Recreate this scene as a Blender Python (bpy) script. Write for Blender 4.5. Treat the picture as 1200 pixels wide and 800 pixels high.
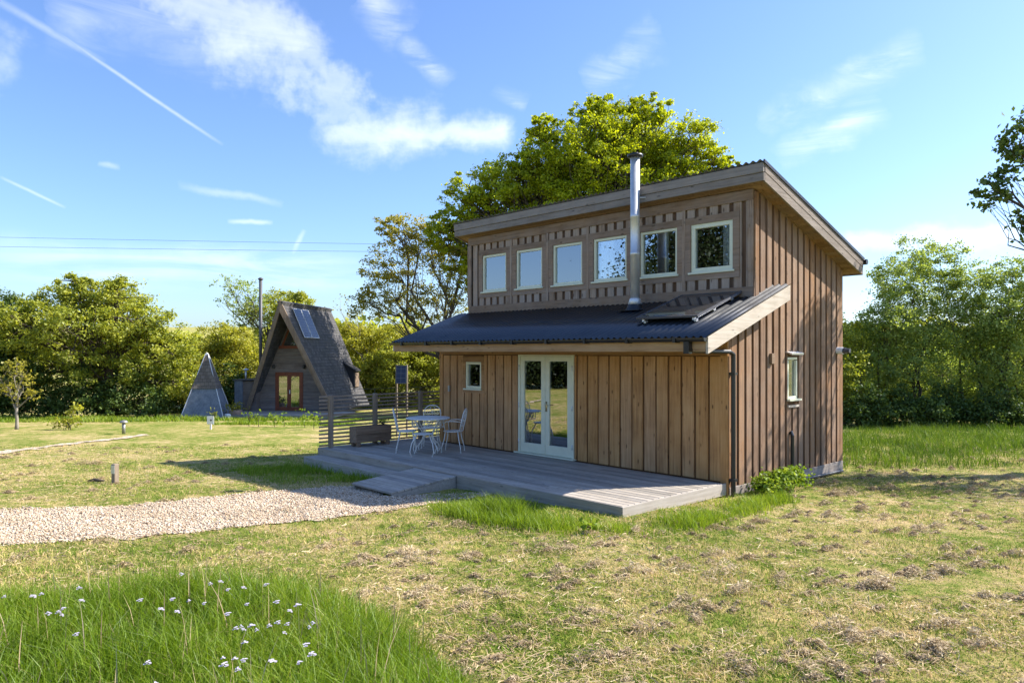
import bpy, math, random
import numpy as np
from mathutils import Vector, Matrix

random.seed(7)
RNG = np.random.default_rng(11)
R = math.radians
scn = bpy.context.scene
for o in list(bpy.data.objects):
    bpy.data.objects.remove(o)

# ------------------------------------------------------------------ frames
# World axes follow the timber house: x along its front (right +), y into depth,
# z = 0 on the deck boards.  The site frame (X right, Y ahead of the viewer) is
# turned by TH about the viewpoint.
TH = R(46.94)
UX, UY = math.cos(TH), math.sin(TH)
CX, CY = 3.45, 11.71
def W(X, Y, z=0.0):
    a, b = X - CX, Y - CY
    return Vector((UX * a - UY * b, UY * a + UX * b, z))
def g(Y, X=0.0):
    """height of the ground at site depth Y"""
    Y = np.asarray(Y, dtype=float)
    z = 0.25 - 0.039 * np.clip(Y, 0, 42)
    z = z + 0.05 * np.clip(Y - 62, 0, 400)
    return z
def gf(Y): return float(g(Y))

# ------------------------------------------------------------------ camera
cam_d = bpy.data.cameras.new('camera')
cam = bpy.data.objects.new('camera', cam_d)
scn.collection.objects.link(cam)
cam.location = W(0, 0, 2.1)
cam.rotation_euler = (R(90), 0, TH)
cam_d.sensor_width = 36
cam_d.lens = 36 * 855 / 1200
cam_d.shift_y = 12 / 1200
cam_d.clip_end = 3000
cam_d.clip_start = 0.05
scn.camera = cam

# ------------------------------------------------------------------ node helper
class E:
    """socket wrapper with arithmetic"""
    def __init__(s, nt, sock): s.nt, s.s = nt, sock
    def _m(s, op, *a, clamp=False):
        n = s.nt.nodes.new('ShaderNodeMath'); n.operation = op; n.use_clamp = clamp
        for i, v in enumerate((s,) + a):
            if isinstance(v, E): s.nt.links.new(v.s, n.inputs[i])
            else: n.inputs[i].default_value = v
        return E(s.nt, n.outputs[0])
    def __add__(s, o): return s._m('ADD', o)
    __radd__ = __add__
    def __mul__(s, o): return s._m('MULTIPLY', o)
    __rmul__ = __mul__
    def __sub__(s, o): return s._m('SUBTRACT', o)
    def __rsub__(s, o): return (s * -1.0) + o
    def __truediv__(s, o): return s._m('DIVIDE', o)
    def cl(s): return s._m('ADD', 0.0, clamp=True)
    def mx(s, o): return s._m('MAXIMUM', o)
    def step(s, a, b):
        n = s.nt.nodes.new('ShaderNodeMapRange'); n.interpolation_type = 'SMOOTHSTEP'
        s.nt.links.new(s.s, n.inputs[0]); n.inputs[1].default_value = a; n.inputs[2].default_value = b
        return E(s.nt, n.outputs[0])

def node(nt, typ, props=None, **ins):
    n = nt.nodes.new(typ)
    for k, v in (props or {}).items(): setattr(n, k, v)
    for k, v in ins.items():
        key = k.replace('_', ' ')
        sock = n.inputs[int(k[1:])] if k[0] == 'i' and k[1:].isdigit() else n.inputs[key]
        if isinstance(v, E): nt.links.new(v.s, sock)
        elif isinstance(v, bpy.types.NodeSocket): nt.links.new(v, sock)
        else: sock.default_value = v
    return n
def c4(c): return (c[0], c[1], c[2], 1)
def mix(nt, f, a, b, mode='MIX'):
    n = nt.nodes.new('ShaderNodeMix'); n.data_type = 'RGBA'; n.blend_type = mode
    for sock, v in ((n.inputs[0], f), (n.inputs[6], a), (n.inputs[7], b)):
        if isinstance(v, E): nt.links.new(v.s, sock)
        elif isinstance(v, bpy.types.NodeSocket): nt.links.new(v, sock)
        elif isinstance(v, (int, float)): sock.default_value = v
        else: sock.default_value = c4(v)
    return n.outputs[2]
def ramp(nt, f, stops):
    n = nt.nodes.new('ShaderNodeValToRGB')
    el = n.color_ramp.elements
    el[0].position, el[0].color = stops[0][0], c4(stops[0][1])
    el[1].position, el[1].color = stops[-1][0], c4(stops[-1][1])
    for p, c in stops[1:-1]:
        e = el.new(p); e.color = c4(c)
    nt.links.new(f.s if isinstance(f, E) else f, n.inputs[0])
    return n.outputs[0]
def noise(nt, vec, scale, detail=5, rough=.55, dist=0.0):
    n = node(nt, 'ShaderNodeTexNoise', Scale=scale, Detail=detail, Roughness=rough, Distortion=dist)
    nt.links.new(vec, n.inputs['Vector'])
    return E(nt, n.outputs['Fac'])

# ------------------------------------------------------------------ sky, sun, exposure
SUN_EL = R(40)
SX, SY = 0.51, 0.858                       # towards the sun, in plan
EXPO = 1.13
w = bpy.data.worlds.new('World'); scn.world = w; w.use_nodes = True
nt = w.node_tree; nt.nodes.clear()
sky = node(nt, 'ShaderNodeTexSky', dict(sky_type='NISHITA', sun_disc=False, sun_elevation=SUN_EL,
           sun_rotation=math.atan2(SX, SY), altitude=50, air_density=1.0, dust_density=1.0, ozone_density=2.0))
tc = nt.nodes.new('ShaderNodeTexCoord')
sep = nt.nodes.new('ShaderNodeSeparateXYZ'); nt.links.new(tc.outputs['Generated'], sep.inputs[0])
dx, dy, dz = (E(nt, sep.outputs[i]) for i in range(3))
xc = dx * math.cos(TH) + dy * math.sin(TH)     # east-west component of the sky direction
yc = dx * (-math.sin(TH)) + dy * math.cos(TH)
az = xc._m('ARCTAN2', yc)
el = dz._m('ARCSINE')
cmb = node(nt, 'ShaderNodeCombineXYZ', i0=az, i1=el)
n1 = noise(nt, cmb.outputs[0], 5.0, 7, .6, .4)
mp = node(nt, 'ShaderNodeMapping', Rotation=(0, 0, R(25)), Scale=(4, 22, 1)); nt.links.new(cmb.outputs[0], mp.inputs[0])
n2 = noise(nt, mp.outputs[0], 1.0, 7, .62, 1.2)
wx = noise(nt, cmb.outputs[0], 9.0, 5, .6) - 0.5
mp2 = node(nt, 'ShaderNodeMapping', Location=(3, 7, 0)); nt.links.new(cmb.outputs[0], mp2.inputs[0])
wy = noise(nt, mp2.outputs[0], 9.0, 5, .6) - 0.5
fine = noise(nt, cmb.outputs[0], 40.0, 6, .65)
def ae(px, py):
    a = math.atan((px - 600) / 855)
    return a, math.atan((412 - py) / 855 * math.cos(a))
def streak(x0, y0, x1, y1, wd, st, warp=0.0, kind=1):
    A, B = ae(x0, y0), ae(x1, y1); wd = wd / 900
    abx, aby = B[0] - A[0], B[1] - A[1]; L2 = abx * abx + aby * aby
    qx, qy = (az + wx * warp if warp else az), (el + wy * warp if warp else el)
    px_, py_ = qx - A[0], qy - A[1]
    t = (px_ * (abx / L2) + py_ * (aby / L2)).cl()
    ex, ey = px_ - t * abx, py_ - t * aby
    d = (ex * ex + ey * ey)._m('SQRT')
    m = (d * (-1 / wd) + 1.0).step(0, 1)
    if kind < 2: m = m * (t * (1.0 - t) * 4.0)._m('POWER', .6)
    if kind == 1: m = m * n2.step(.30, .72)
    elif kind == 2: m = (m * 1.15 + n1 * .8 + n2 * .7 - 1.0).step(0, 1.5)
    else: m = m * (fine * .8 + .4)
    return m * st
clouds = None
for s in [(225, 5, 345, 75, 75, .8, .18, 2), (345, 95, 430, 125, 50, .6, .2, 2), (400, 148, 500, 150, 62, .95, .12, 2), (470, 150, 585, 158, 34, .9, .08, 2),
          (425, -10, 480, 40, 40, .45, .1, 1), (470, 40, 524, 100, 18, .55, .05, 1), (40, -10, 330, 20, 75, .45, .1, 1),
          (-20, -12, 125, 75, 6, .3, .012, 0), (60, 32, 262, 170, 3, .45, .004, 0), (890, 140, 1085, 55, 26, .7, .06, 1),
          (910, 190, 1030, 125, 26, .55, .08, 1), (685, 105, 775, 35, 30, .4, .1, 1), (575, 100, 622, 126, 14, .5, .05, 1),
          (990, 288, 1180, 276, 26, .9, .06, 2), (205, 217, 335, 240, 7, .3, .03, 0), (268, 260, 322, 262, 4, .5, .02, 0),
          (0, 208, 78, 244, 2.5, .4, .005, 0), (112, 190, 142, 197, 5, .3, .03, 0), (-50, 300, 440, 318, 34, .45, .05, 1),
          (340, 300, 358, 270, 4, .35, .02, 0), (-400, 120, -60, 40, 90, .6, .2, 2), (1400, 60, 1750, 150, 90, .6, .2, 2)]:
    m = streak(*s)
    clouds = m if clouds is None else clouds.mx(m)
skyc = mix(nt, 1.0, sky.outputs[0], (0.76, 0.90, 1.16), 'MULTIPLY')
SKY_S = 0.106
bgc = mix(nt, clouds.cl() * .8, skyc, (6.9, 7.1, 7.4))
bg = node(nt, 'ShaderNodeBackground', Strength=SKY_S); nt.links.new(bgc, bg.inputs[0])
wo = nt.nodes.new('ShaderNodeOutputWorld'); nt.links.new(bg.outputs[0], wo.inputs[0])

sl = bpy.data.lights.new('sun', 'SUN'); so = bpy.data.objects.new('sun', sl); scn.collection.objects.link(so)
sl.energy = 5.0; sl.angle = R(0.55); sl.color = (1.0, 0.93, 0.82)
so.location = (20, 30, 40)
so.rotation_euler = Vector((-SX * math.cos(SUN_EL), -SY * math.cos(SUN_EL), -math.sin(SUN_EL))).to_track_quat('-Z', 'Y').to_euler()
scn.view_settings.view_transform = 'Standard'; scn.view_settings.look = 'None'
scn.view_settings.exposure = EXPO; scn.view_settings.gamma = 1
scn.view_settings.use_curve_mapping = False

# ------------------------------------------------------------------ object helpers
COL = scn.collection
def tag(o, label, cat=None, group=None, kind=None):
    o['label'] = label
    if cat: o['category'] = cat
    if group: o['group'] = group
    if kind: o['kind'] = kind
    return o
def thing(name, label, cat, loc=(0, 0, 0), rz=0.0, group=None):
    o = bpy.data.objects.new(name, None); COL.objects.link(o)
    o.empty_display_size = .2
    o.location = loc; o.rotation_euler = (0, 0, rz)
    return tag(o, label, cat, group)
def link(name, me, m, parent=None, smooth=False):
    if m is not None: me.materials.append(m)
    if smooth: me.polygons.foreach_set('use_smooth', [True] * len(me.polygons))
    o = bpy.data.objects.new(name, me); COL.objects.link(o)
    if parent: o.parent = parent
    return o
def fast_mesh(name, V, F):
    V = np.asarray(V, dtype=np.float32); F = np.asarray(F, dtype=np.int32)
    me = bpy.data.meshes.new(name); k = F.shape[1]
    me.vertices.add(len(V)); me.vertices.foreach_set('co', V.ravel())
    me.loops.add(F.size); me.loops.foreach_set('vertex_index', F.ravel())
    me.polygons.add(len(F)); me.polygons.foreach_set('loop_start', np.arange(0, F.size, k, dtype=np.int32))
    me.polygons.foreach_set('loop_total', np.full(len(F), k, dtype=np.int32))
    me.update(calc_edges=True); me.validate()
    return me
def dup(root, loc, rz, label=None, group=None):
    r = root.copy(); COL.objects.link(r); r.location = loc; r.rotation_euler = (0, 0, rz)
    if label: r['label'] = label
    if group: r['group'] = group
    for ch in list(root.children):
        c = ch.copy(); COL.objects.link(c); c.parent = r
        for gch in list(ch.children):
            d = gch.copy(); COL.objects.link(d); d.parent = c
    return r

class MB:
    def __init__(s): s.v, s.f, s.mi, s.cur = [], [], [], 0
    def add(s, vs, fs):
        b = len(s.v); s.v += [tuple(v) for v in vs]; s.f += [tuple(b + i for i in f) for f in fs]; s.mi += [s.cur] * len(fs); return s
    def box(s, x0, x1, y0, y1, z0, z1, M=None):
        vs = [Vector((x, y, z)) for x in (x0, x1) for y in (y0, y1) for z in (z0, z1)]
        if M is not None: vs = [M @ v for v in vs]
        return s.add(vs, [(0, 1, 3, 2), (4, 6, 7, 5), (0, 4, 5, 1), (2, 3, 7, 6), (0, 2, 6, 4), (1, 5, 7, 3)])
    def hexa(s, q0, q1):
        """two quads (4 corners each, same order) joined"""
        return s.add(list(q0) + list(q1), [(3, 2, 1, 0), (4, 5, 6, 7)] + [(i, (i + 1) % 4, 4 + (i + 1) % 4, 4 + i) for i in range(4)])
    def prism(s, p0, p1):
        n = len(p0)
        return s.add(list(p0) + list(p1), [tuple(range(n))[::-1], tuple(range(n, 2 * n))] + [(i, (i + 1) % n, n + (i + 1) % n, n + i) for i in range(n)])
    def tube(s, pts, rad, n=8, caps=True):
        pts = [Vector(p) for p in pts]
        if isinstance(rad, (int, float)): rad = [rad] * len(pts)
        b = len(s.v); ref = Vector((0.3, 0.2, 1))
        prev = None
        for i, p in enumerate(pts):
            t = (pts[min(i + 1, len(pts) - 1)] - pts[max(i - 1, 0)])
            t = t.normalized() if t.length > 1e-9 else Vector((0, 0, 1))
            if prev is None:
                a = t.cross(ref if abs(t.dot(ref.normalized())) < .95 else Vector((1, 0, 0))).normalized()
            else:
                a = (prev - t * prev.dot(t)); a = a.normalized() if a.length > 1e-6 else t.orthogonal().normalized()
            prev = a; c = t.cross(a)
            for k in range(n):
                an = 2 * math.pi * k / n
                s.v.append(tuple(p + (a * math.cos(an) + c * math.sin(an)) * rad[i]))
        for i in range(len(pts) - 1):
            for k in range(n):
                k2 = (k + 1) % n
                s.f.append((b + i * n + k, b + i * n + k2, b + (i + 1) * n + k2, b + (i + 1) * n + k))
        if caps:
            s.f.append(tuple(b + k for k in range(n))[::-1]); e = b + (len(pts) - 1) * n
            s.f.append(tuple(e + k for k in range(n)))
        return s
    def lathe(s, prof, c=(0, 0, 0), n=24):
        b = len(s.v)
        for r, z in prof:
            for k in range(n):
                an = 2 * math.pi * k / n
                s.v.append((c[0] + r * math.cos(an), c[1] + r * math.sin(an), c[2] + z))
        for i in range(len(prof) - 1):
            for k in range(n):
                k2 = (k + 1) % n
                s.f.append((b + i * n + k, b + i * n + k2, b + (i + 1) * n + k2, b + (i + 1) * n + k))
        s.f.append(tuple(b + k for k in range(n))[::-1]); e = b + (len(prof) - 1) * n
        s.f.append(tuple(e + k for k in range(n)))
        return s
    def build(s, name, m, parent=None, smooth=False, bevel=0.0):
        me = bpy.data.meshes.new(name); me.from_pydata(s.v, [], s.f); me.update()
        ms = m if isinstance(m, (list, tuple)) else [m]
        o = link(name, me, ms[0], parent, smooth)
        for x in ms[1:]: me.materials.append(x)
        if len(ms) > 1: me.polygons.foreach_set('material_index', s.mi)
        if bevel:
            md = o.modifiers.new('bevel', 'BEVEL'); md.width = bevel; md.segments = 1; md.limit_method = 'ANGLE'
        return o

# ------------------------------------------------------------------ materials
def mat(name):
    m = bpy.data.materials.new(name); m.use_nodes = True
    nt = m.node_tree; nt.nodes.clear()
    out = nt.nodes.new('ShaderNodeOutputMaterial')
    return m, nt, out
def principled(nt, out, col, rough=.6, metal=0.0, spec=.4, bump=None, bstr=.3, bdist=.01):
    p = nt.nodes.new('ShaderNodeBsdfPrincipled')
    if isinstance(col, bpy.types.NodeSocket): nt.links.new(col, p.inputs['Base Color'])
    else: p.inputs['Base Color'].default_value = c4(col)
    if isinstance(rough, E): nt.links.new(rough.s, p.inputs['Roughness'])
    else: p.inputs['Roughness'].default_value = rough
    p.inputs['Metallic'].default_value = metal; p.inputs['Specular IOR Level'].default_value = spec
    if bump is not None:
        b = node(nt, 'ShaderNodeBump', Strength=bstr, Distance=bdist); nt.links.new(bump.s, b.inputs['Height'])
        nt.links.new(b.outputs[0], p.inputs['Normal'])
    nt.links.new(p.outputs[0], out.inputs[0]); return p
def wood(name, cols, axis='z', rough=.75, knots=.6, var=.35, satv=.3,  across=26, along=1.3, weather=None, wamt=.5):
    m, nt, out = mat(name)
    tc = nt.nodes.new('ShaderNodeTexCoord'); ge = nt.nodes.new('ShaderNodeNewGeometry')
    rnd = E(nt, ge.outputs['Random Per Island'])
    off = node(nt, 'ShaderNodeCombineXYZ', i0=rnd * 37.0, i1=rnd * 91.0, i2=rnd * 53.0)
    ad = node(nt, 'ShaderNodeVectorMath', dict(operation='ADD')); nt.links.new(tc.outputs['Object'], ad.inputs[0]); nt.links.new(off.outputs[0], ad.inputs[1])
    sc = [across] * 3; sc['xyz'.index(axis)] = along
    mp = node(nt, 'ShaderNodeMapping', Scale=sc); nt.links.new(ad.outputs[0], mp.inputs[0])
    grain = noise(nt, mp.outputs[0], 1.0, 6, .6, .6)
    big = noise(nt, ad.outputs[0], 1.7, 4, .6)
    f = (grain * .75 + big * .5 - .12)
    col = ramp(nt, f, [(.25, cols[0]), (.5, cols[1]), (.75, cols[2])])
    rnd2 = (rnd * 7.13)._m('FRACT')
    v = rnd2 * var + (1 - var / 2)
    hsv = node(nt, 'ShaderNodeHueSaturation', Saturation=rnd * satv + (1 - satv / 2), Value=v); nt.links.new(col, hsv.inputs['Color'])
    col = hsv.outputs[0]
    if weather:
        wn = (noise(nt, ad.outputs[0], 2.6, 5, .65) * 1.0 + rnd2 * .3 - .25).step(.15, .6)
        col = mix(nt, wn * wamt, col, weather)
    if knots:
        sk = [9.0] * 3; sk['xyz'.index(axis)] = 3.4
        mk = node(nt, 'ShaderNodeMapping', Scale=sk); nt.links.new(ad.outputs[0], mk.inputs[0])
        vo = node(nt, 'ShaderNodeTexVoronoi', Scale=1.0); nt.links.new(mk.outputs[0], vo.inputs['Vector'])
        d = E(nt, vo.outputs['Distance']) + (grain - .5) * .12
        k = (1.0 - d.step(.06, .19)) * (big - .3).step(0, .3)
        col = mix(nt, k * knots, col, tuple(c * .32 for c in cols[0]))
    principled(nt, out, col, rough, 0, .25, grain, .35, .006)
    return m
def plain(name, col, rough=.5, metal=0.0, vary=.12, scale=8.0, spec=.4):
    m, nt, out = mat(name)
    tc = nt.nodes.new('ShaderNodeTexCoord')
    f = noise(nt, tc.outputs['Object'], scale, 6, .6)
    c = ramp(nt, f, [(.3, tuple(x * (1 - vary) for x in col)), (.7, tuple(min(1, x * (1 + vary)) for x in col))])
    principled(nt, out, c, f * .25 + (rough - .12), metal, spec)
    return m
def leafmat(name, stops, transl=.38, tcol=(1.3, 1.25, .6)):
    m, nt, out = mat(name)
    ge = nt.nodes.new('ShaderNodeNewGeometry'); tc = nt.nodes.new('ShaderNodeTexCoord')
    rnd = E(nt, ge.outputs['Random Per Island'])
    big = noise(nt, tc.outputs['Object'], .55, 3, .6)
    col = ramp(nt, rnd * .6 + big * 1.0 - .3, stops)
    d = nt.nodes.new('ShaderNodeBsdfDiffuse'); nt.links.new(col, d.inputs[0])
    t = nt.nodes.new('ShaderNodeBsdfTranslucent'); nt.links.new(mix(nt, 1.0, col, tcol, 'MULTIPLY'), t.inputs[0])
    a = node(nt, 'ShaderNodeMixShader', i0=transl); nt.links.new(d.outputs[0], a.inputs[1]); nt.links.new(t.outputs[0], a.inputs[2])
    gl = node(nt, 'ShaderNodeBsdfGlossy', Roughness=.45); gl.inputs[0].default_value = (.8, .85, .9, 1)
    b = node(nt, 'ShaderNodeMixShader', i0=.018); nt.links.new(a.outputs[0], b.inputs[1]); nt.links.new(gl.outputs[0], b.inputs[2])
    nt.links.new(b.outputs[0], out.inputs[0])
    return m
def glassmat(name, refl=.3, tint=(.82, .86, .86)):
    m, nt, out = mat(name)
    t = nt.nodes.new('ShaderNodeBsdfTransparent'); t.inputs[0].default_value = c4(tint)
    gl = node(nt, 'ShaderNodeBsdfGlossy', Roughness=.0); gl.inputs[0].default_value = (.95, .97, 1, 1)
    lw = node(nt, 'ShaderNodeFresnel', IOR=1.5)
    f = E(nt, lw.outputs[0]) * 1.2 + refl
    x = nt.nodes.new('ShaderNodeMixShader'); nt.links.new(f.cl().s, x.inputs[0]); nt.links.new(t.outputs[0], x.inputs[1]); nt.links.new(gl.outputs[0], x.inputs[2])
    nt.links.new(x.outputs[0], out.inputs[0])
    return m

M = {}
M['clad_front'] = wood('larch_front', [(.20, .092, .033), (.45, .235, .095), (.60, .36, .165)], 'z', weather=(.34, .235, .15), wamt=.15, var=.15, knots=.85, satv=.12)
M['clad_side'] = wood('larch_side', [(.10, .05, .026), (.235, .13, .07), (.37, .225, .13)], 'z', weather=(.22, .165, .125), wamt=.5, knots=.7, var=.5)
M['clad_upper'] = wood('larch_upper', [(.12, .085, .06), (.30, .215, .155), (.46, .355, .27)], 'z', weather=(.34, .29, .255), wamt=.7, knots=.75)
M['trim_front'] = wood('larch_trim', [(.16, .085, .036), (.33, .185, .088), (.46, .28, .145)], 'x', satv=.1)
M['trim_upper'] = wood('larch_trim_upper', [(.12, .08, .053), (.245, .17, .118), (.35, .26, .19)], 'x', weather=(.25, .21, .185), wamt=.5, knots=.8)
M['core'] = wood('larch_recess_shade', [(.05, .026, .014), (.10, .055, .03), (.15, .09, .05)], 'z', knots=0)  # same larch, colour darkened to stand for shade in the gaps between boards
M['fascia'] = wood('weathered_fascia', [(.13, .11, .10), (.23, .20, .18), (.33, .295, .27)], 'x', knots=.8, weather=(.25, .235, .225), wamt=.6)
M['fascia_y'] = wood('weathered_barge', [(.13, .105, .09), (.22, .185, .16), (.31, .27, .24)], 'y', knots=.8)
M['barge_new'] = wood('pale_barge', [(.36, .31, .25), (.52, .46, .39), (.64, .58, .51)], 'y', knots=.8)
M['soffit'] = wood('soffit_board', [(.14, .08, .045), (.23, .145, .085), (.30, .20, .125)], 'y')
M['eave'] = wood('eave_beam', [(.26, .16, .09), (.40, .27, .165), (.5, .36, .24)], 'x')
M['base'] = wood('grey_baseboard', [(.20, .17, .15), (.30, .265, .24), (.40, .36, .33)], 'y')
M['deck'] = wood('deck_board', [(.22, .20, .17), (.38, .345, .30), (.51, .475, .425)], 'x', rough=.7, knots=.5, var=.65, weather=(.30, .255, .20), wamt=.5)
M['deck_y'] = wood('deck_fascia', [(.28, .25, .21), (.40, .36, .32), (.50, .46, .42)], 'y', knots=.5)
M['fence'] = wood('fence_slat', [(.17, .125, .085), (.27, .205, .15), (.35, .28, .215)], 'y', knots=.3)
M['post'] = wood('post_timber', [(.19, .15, .11), (.30, .24, .185), (.38, .32, .26)], 'z', knots=.4)
M['planter'] = wood('planter_board', [(.14, .095, .065), (.24, .17, .12), (.34, .26, .20)], 'y', knots=.5)
M['interior'] = plain('interior_board', (.10, .075, .055), .8)
M['white_room'] = plain('room_paint', (.35, .33, .30), .8)
M['cream'] = plain('cream_green_paint', (.66, .68, .53), .45, vary=.05)
M['mint'] = plain('pale_green_paint', (.68, .68, .52), .4, vary=.05)
M['glass'] = glassmat('window_glass', .18, (.78, .82, .84))
M['glass_door'] = glassmat('door_glass', .30, (.55, .58, .6))
M['black'] = plain('black_plastic', (.014, .014, .016), .35, spec=.5)
M['curtain'] = plain('curtain_linen', (.88, .88, .86), .9, vary=.03)
M['brass'] = plain('brass', (.75, .58, .30), .3, 1.0)
M['white_iron'] = plain('white_enamel', (.70, .69, .66), .4, vary=.1, scale=30)
M['galv'] = plain('galvanised', (.70, .71, .72), .55, .75, vary=.1, scale=5)
M['lead'] = plain('lead_flashing', (.10, .10, .11), .55, 0.3)
M['bark'] = plain('bark', (.075, .058, .043), .9, vary=.4, scale=5)
M['bark_pale'] = plain('pale_bark', (.26, .23, .19), .9, vary=.3, scale=9)
M['white'] = plain('white_plastic', (.8, .8, .8), .4, vary=.03)
M['rust_red'] = plain('red_brown_stain', (.20, .055, .025), .5, vary=.2)
M['terracotta'] = plain('terracotta', (.30, .20, .15), .8)
M['red'] = plain('red_cloth', (.35, .08, .04), .8)
M['stone_grey'] = plain('bollard_steel', (.33, .32, .30), .45, .6)

def metal_roof():
    m, nt, out = mat('dark_corrugated_steel')
    tc = nt.nodes.new('ShaderNodeTexCoord')
    f = noise(nt, tc.outputs['Object'], 2.2, 6, .65); f2 = noise(nt, tc.outputs['Object'], 60, 3, .6)
    c = ramp(nt, f, [(.3, (.016, .02, .027)), (.7, (.032, .037, .046))])
    c = mix(nt, (f2 - .62).step(0, .1) * .25, c, (.10, .10, .10))
    principled(nt, out, c, f * .2 + .22, 0, 1.0)
    return m
M['roof'] = metal_roof()
def cellmat(name, col=(.012, .018, .05), sx=.156, sy=.156, line=(.12, .13, .17), spec=.25, rough=.2):
    m, nt, out = mat(name)
    tc = nt.nodes.new('ShaderNodeTexCoord'); sp = nt.nodes.new('ShaderNodeSeparateXYZ'); nt.links.new(tc.outputs['UV'], sp.inputs[0])
    u = (E(nt, sp.outputs[0]) / sx)._m('FRACT'); v = (E(nt, sp.outputs[1]) / sy)._m('FRACT')
    a = ((u - .5)._m('ABSOLUTE')).step(.46, .49).mx(((v - .5)._m('ABSOLUTE')).step(.46, .49))
    f = noise(nt, tc.outputs['UV'], 3, 4, .6)
    c = mix(nt, a, ramp(nt, f, [(.3, col), (.7, tuple(x * 1.6 for x in col))]), line)
    principled(nt, out, c, rough, 0, spec)
    return m
M['cells'] = cellmat('solar_cells')
M['cells_dark'] = cellmat('dusty_solar_cells', (.035, .032, .03), .16, .16, (.05, .05, .05), .6, .06)
def quad_uv(name, q, m, parent):
    """one flat quad with uv in metres"""
    me = bpy.data.meshes.new(name); me.from_pydata([tuple(p) for p in q], [], [(0, 1, 2, 3)])
    uv = me.uv_layers.new(); a = (Vector(q[1]) - Vector(q[0])).length; b = (Vector(q[3]) - Vector(q[0])).length
    for i, c in enumerate(((0, 0), (a, 0), (a, b), (0, b))): uv.data[i].uv = c
    return link(name, me, m, parent)
def solar(parent, q, m, name='solar_panel', t=.035, fr=.025, fmat='galv'):
    """framed panel on quad q (counter-clockwise seen from its face)"""
    q = [Vector(p) for p in q]; n = (q[1] - q[0]).cross(q[3] - q[0]).normalized()
    u = (q[1] - q[0]).normalized(); v = (q[3] - q[0]).normalized()
    L, H = (q[1] - q[0]).length, (q[3] - q[0]).length
    mb = MB()
    def bar(a0, a1, b0, b1):
        lo = [q[0] + u * a + v * b for a, b in ((a0, b0), (a1, b0), (a1, b1), (a0, b1))]
        mb.hexa(lo, [p + n * t for p in lo])
    bar(0, L, 0, fr); bar(0, L, H - fr, H); bar(0, fr, fr, H - fr); bar(L - fr, L, fr, H - fr)
    bk = [q[0] + u * a + v * b for a, b in ((fr, fr), (L - fr, fr), (L - fr, H - fr), (fr, H - fr))]
    mb.add(bk, [(3, 2, 1, 0)])
    f = mb.build(name, M[fmat], parent)
    quad_uv('solar_cells', [p + n * (t - .006) for p in bk], m, f)
    return f

# ------------------------------------------------------------------ ground
def lawn_colour(nt, vec, rnd=None, off=0.0):
    a = noise(nt, vec, .55, 4, .6); b = noise(nt, vec, 4.5, 5, .65); c = noise(nt, vec, 38, 4, .65)
    f = a * .6 + b * .75 + c * .55 - .53 + off
    if rnd is not None: f = f + rnd * .5 - .25
    return ramp(nt, f, [(.20, (.10, .17, .02)), (.38, (.23, .26, .05)), (.47, (.42, .345, .13)), (.6, (.56, .43, .225)), (.75, (.50, .36, .19)), (.9, (.30, .20, .11))])
m, nt, out = mat('mown_lawn')
tc = nt.nodes.new('ShaderNodeTexCoord')
col = lawn_colour(nt, tc.outputs['Object'])
far = noise(nt, tc.outputs['Object'], .05, 3)
ge = nt.nodes.new('ShaderNodeNewGeometry')
bmp = noise(nt, tc.outputs['Object'], 45, 6, .7) + noise(nt, tc.outputs['Object'], 9, 4, .6) * .9
principled(nt, out, col, .95, 0, .1, bmp, .9, .05)
M['lawn'] = m
m, nt, out = mat('mown_blades')
tc = nt.nodes.new('ShaderNodeTexCoord'); ge = nt.nodes.new('ShaderNodeNewGeometry')
col = lawn_colour(nt, tc.outputs['Object'], E(nt, ge.outputs['Random Per Island']), -.07)
col = mix(nt, 1.0, col, (1.35, 1.35, 1.3), 'MULTIPLY')
d = nt.nodes.new('ShaderNodeBsdfDiffuse'); nt.links.new(col, d.inputs[0]); t = nt.nodes.new('ShaderNodeBsdfTranslucent'); nt.links.new(col, t.inputs[0])
x = node(nt, 'ShaderNodeMixShader', i0=.35); nt.links.new(d.outputs[0], x.inputs[1]); nt.links.new(t.outputs[0], x.inputs[2]); nt.links.new(x.outputs[0], out.inputs[0])
M['blades'] = m
m, nt, out = mat('gravel_stone')
ge = nt.nodes.new('ShaderNodeNewGeometry'); tc = nt.nodes.new('ShaderNodeTexCoord')
vo = node(nt, 'ShaderNodeTexVoronoi', Scale=38); nt.links.new(tc.outputs['Object'], vo.inputs['Vector'])
sp = nt.nodes.new('ShaderNodeSeparateColor'); nt.links.new(vo.outputs['Color'], sp.inputs[0])
fr = (E(nt, ge.outputs['Random Per Island']) * .6 + E(nt, sp.outputs[0]) * .8)._m('FRACT')
big = noise(nt, tc.outputs['Object'], .9, 4)
col = ramp(nt, fr, [(.0, (.18, .12, .07)), (.2, (.42, .29, .18)), (.5, (.58, .46, .33)), (.8, (.68, .60, .49)), (1, (.40, .30, .20))])
col = mix(nt, (big - .45).step(0, .25) * .35, col, (.36, .27, .17))
principled(nt, out, col, .85, 0, .25, E(nt, vo.outputs['Distance']) * -1.0, .8, .02)
M['gravel'] = m

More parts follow.
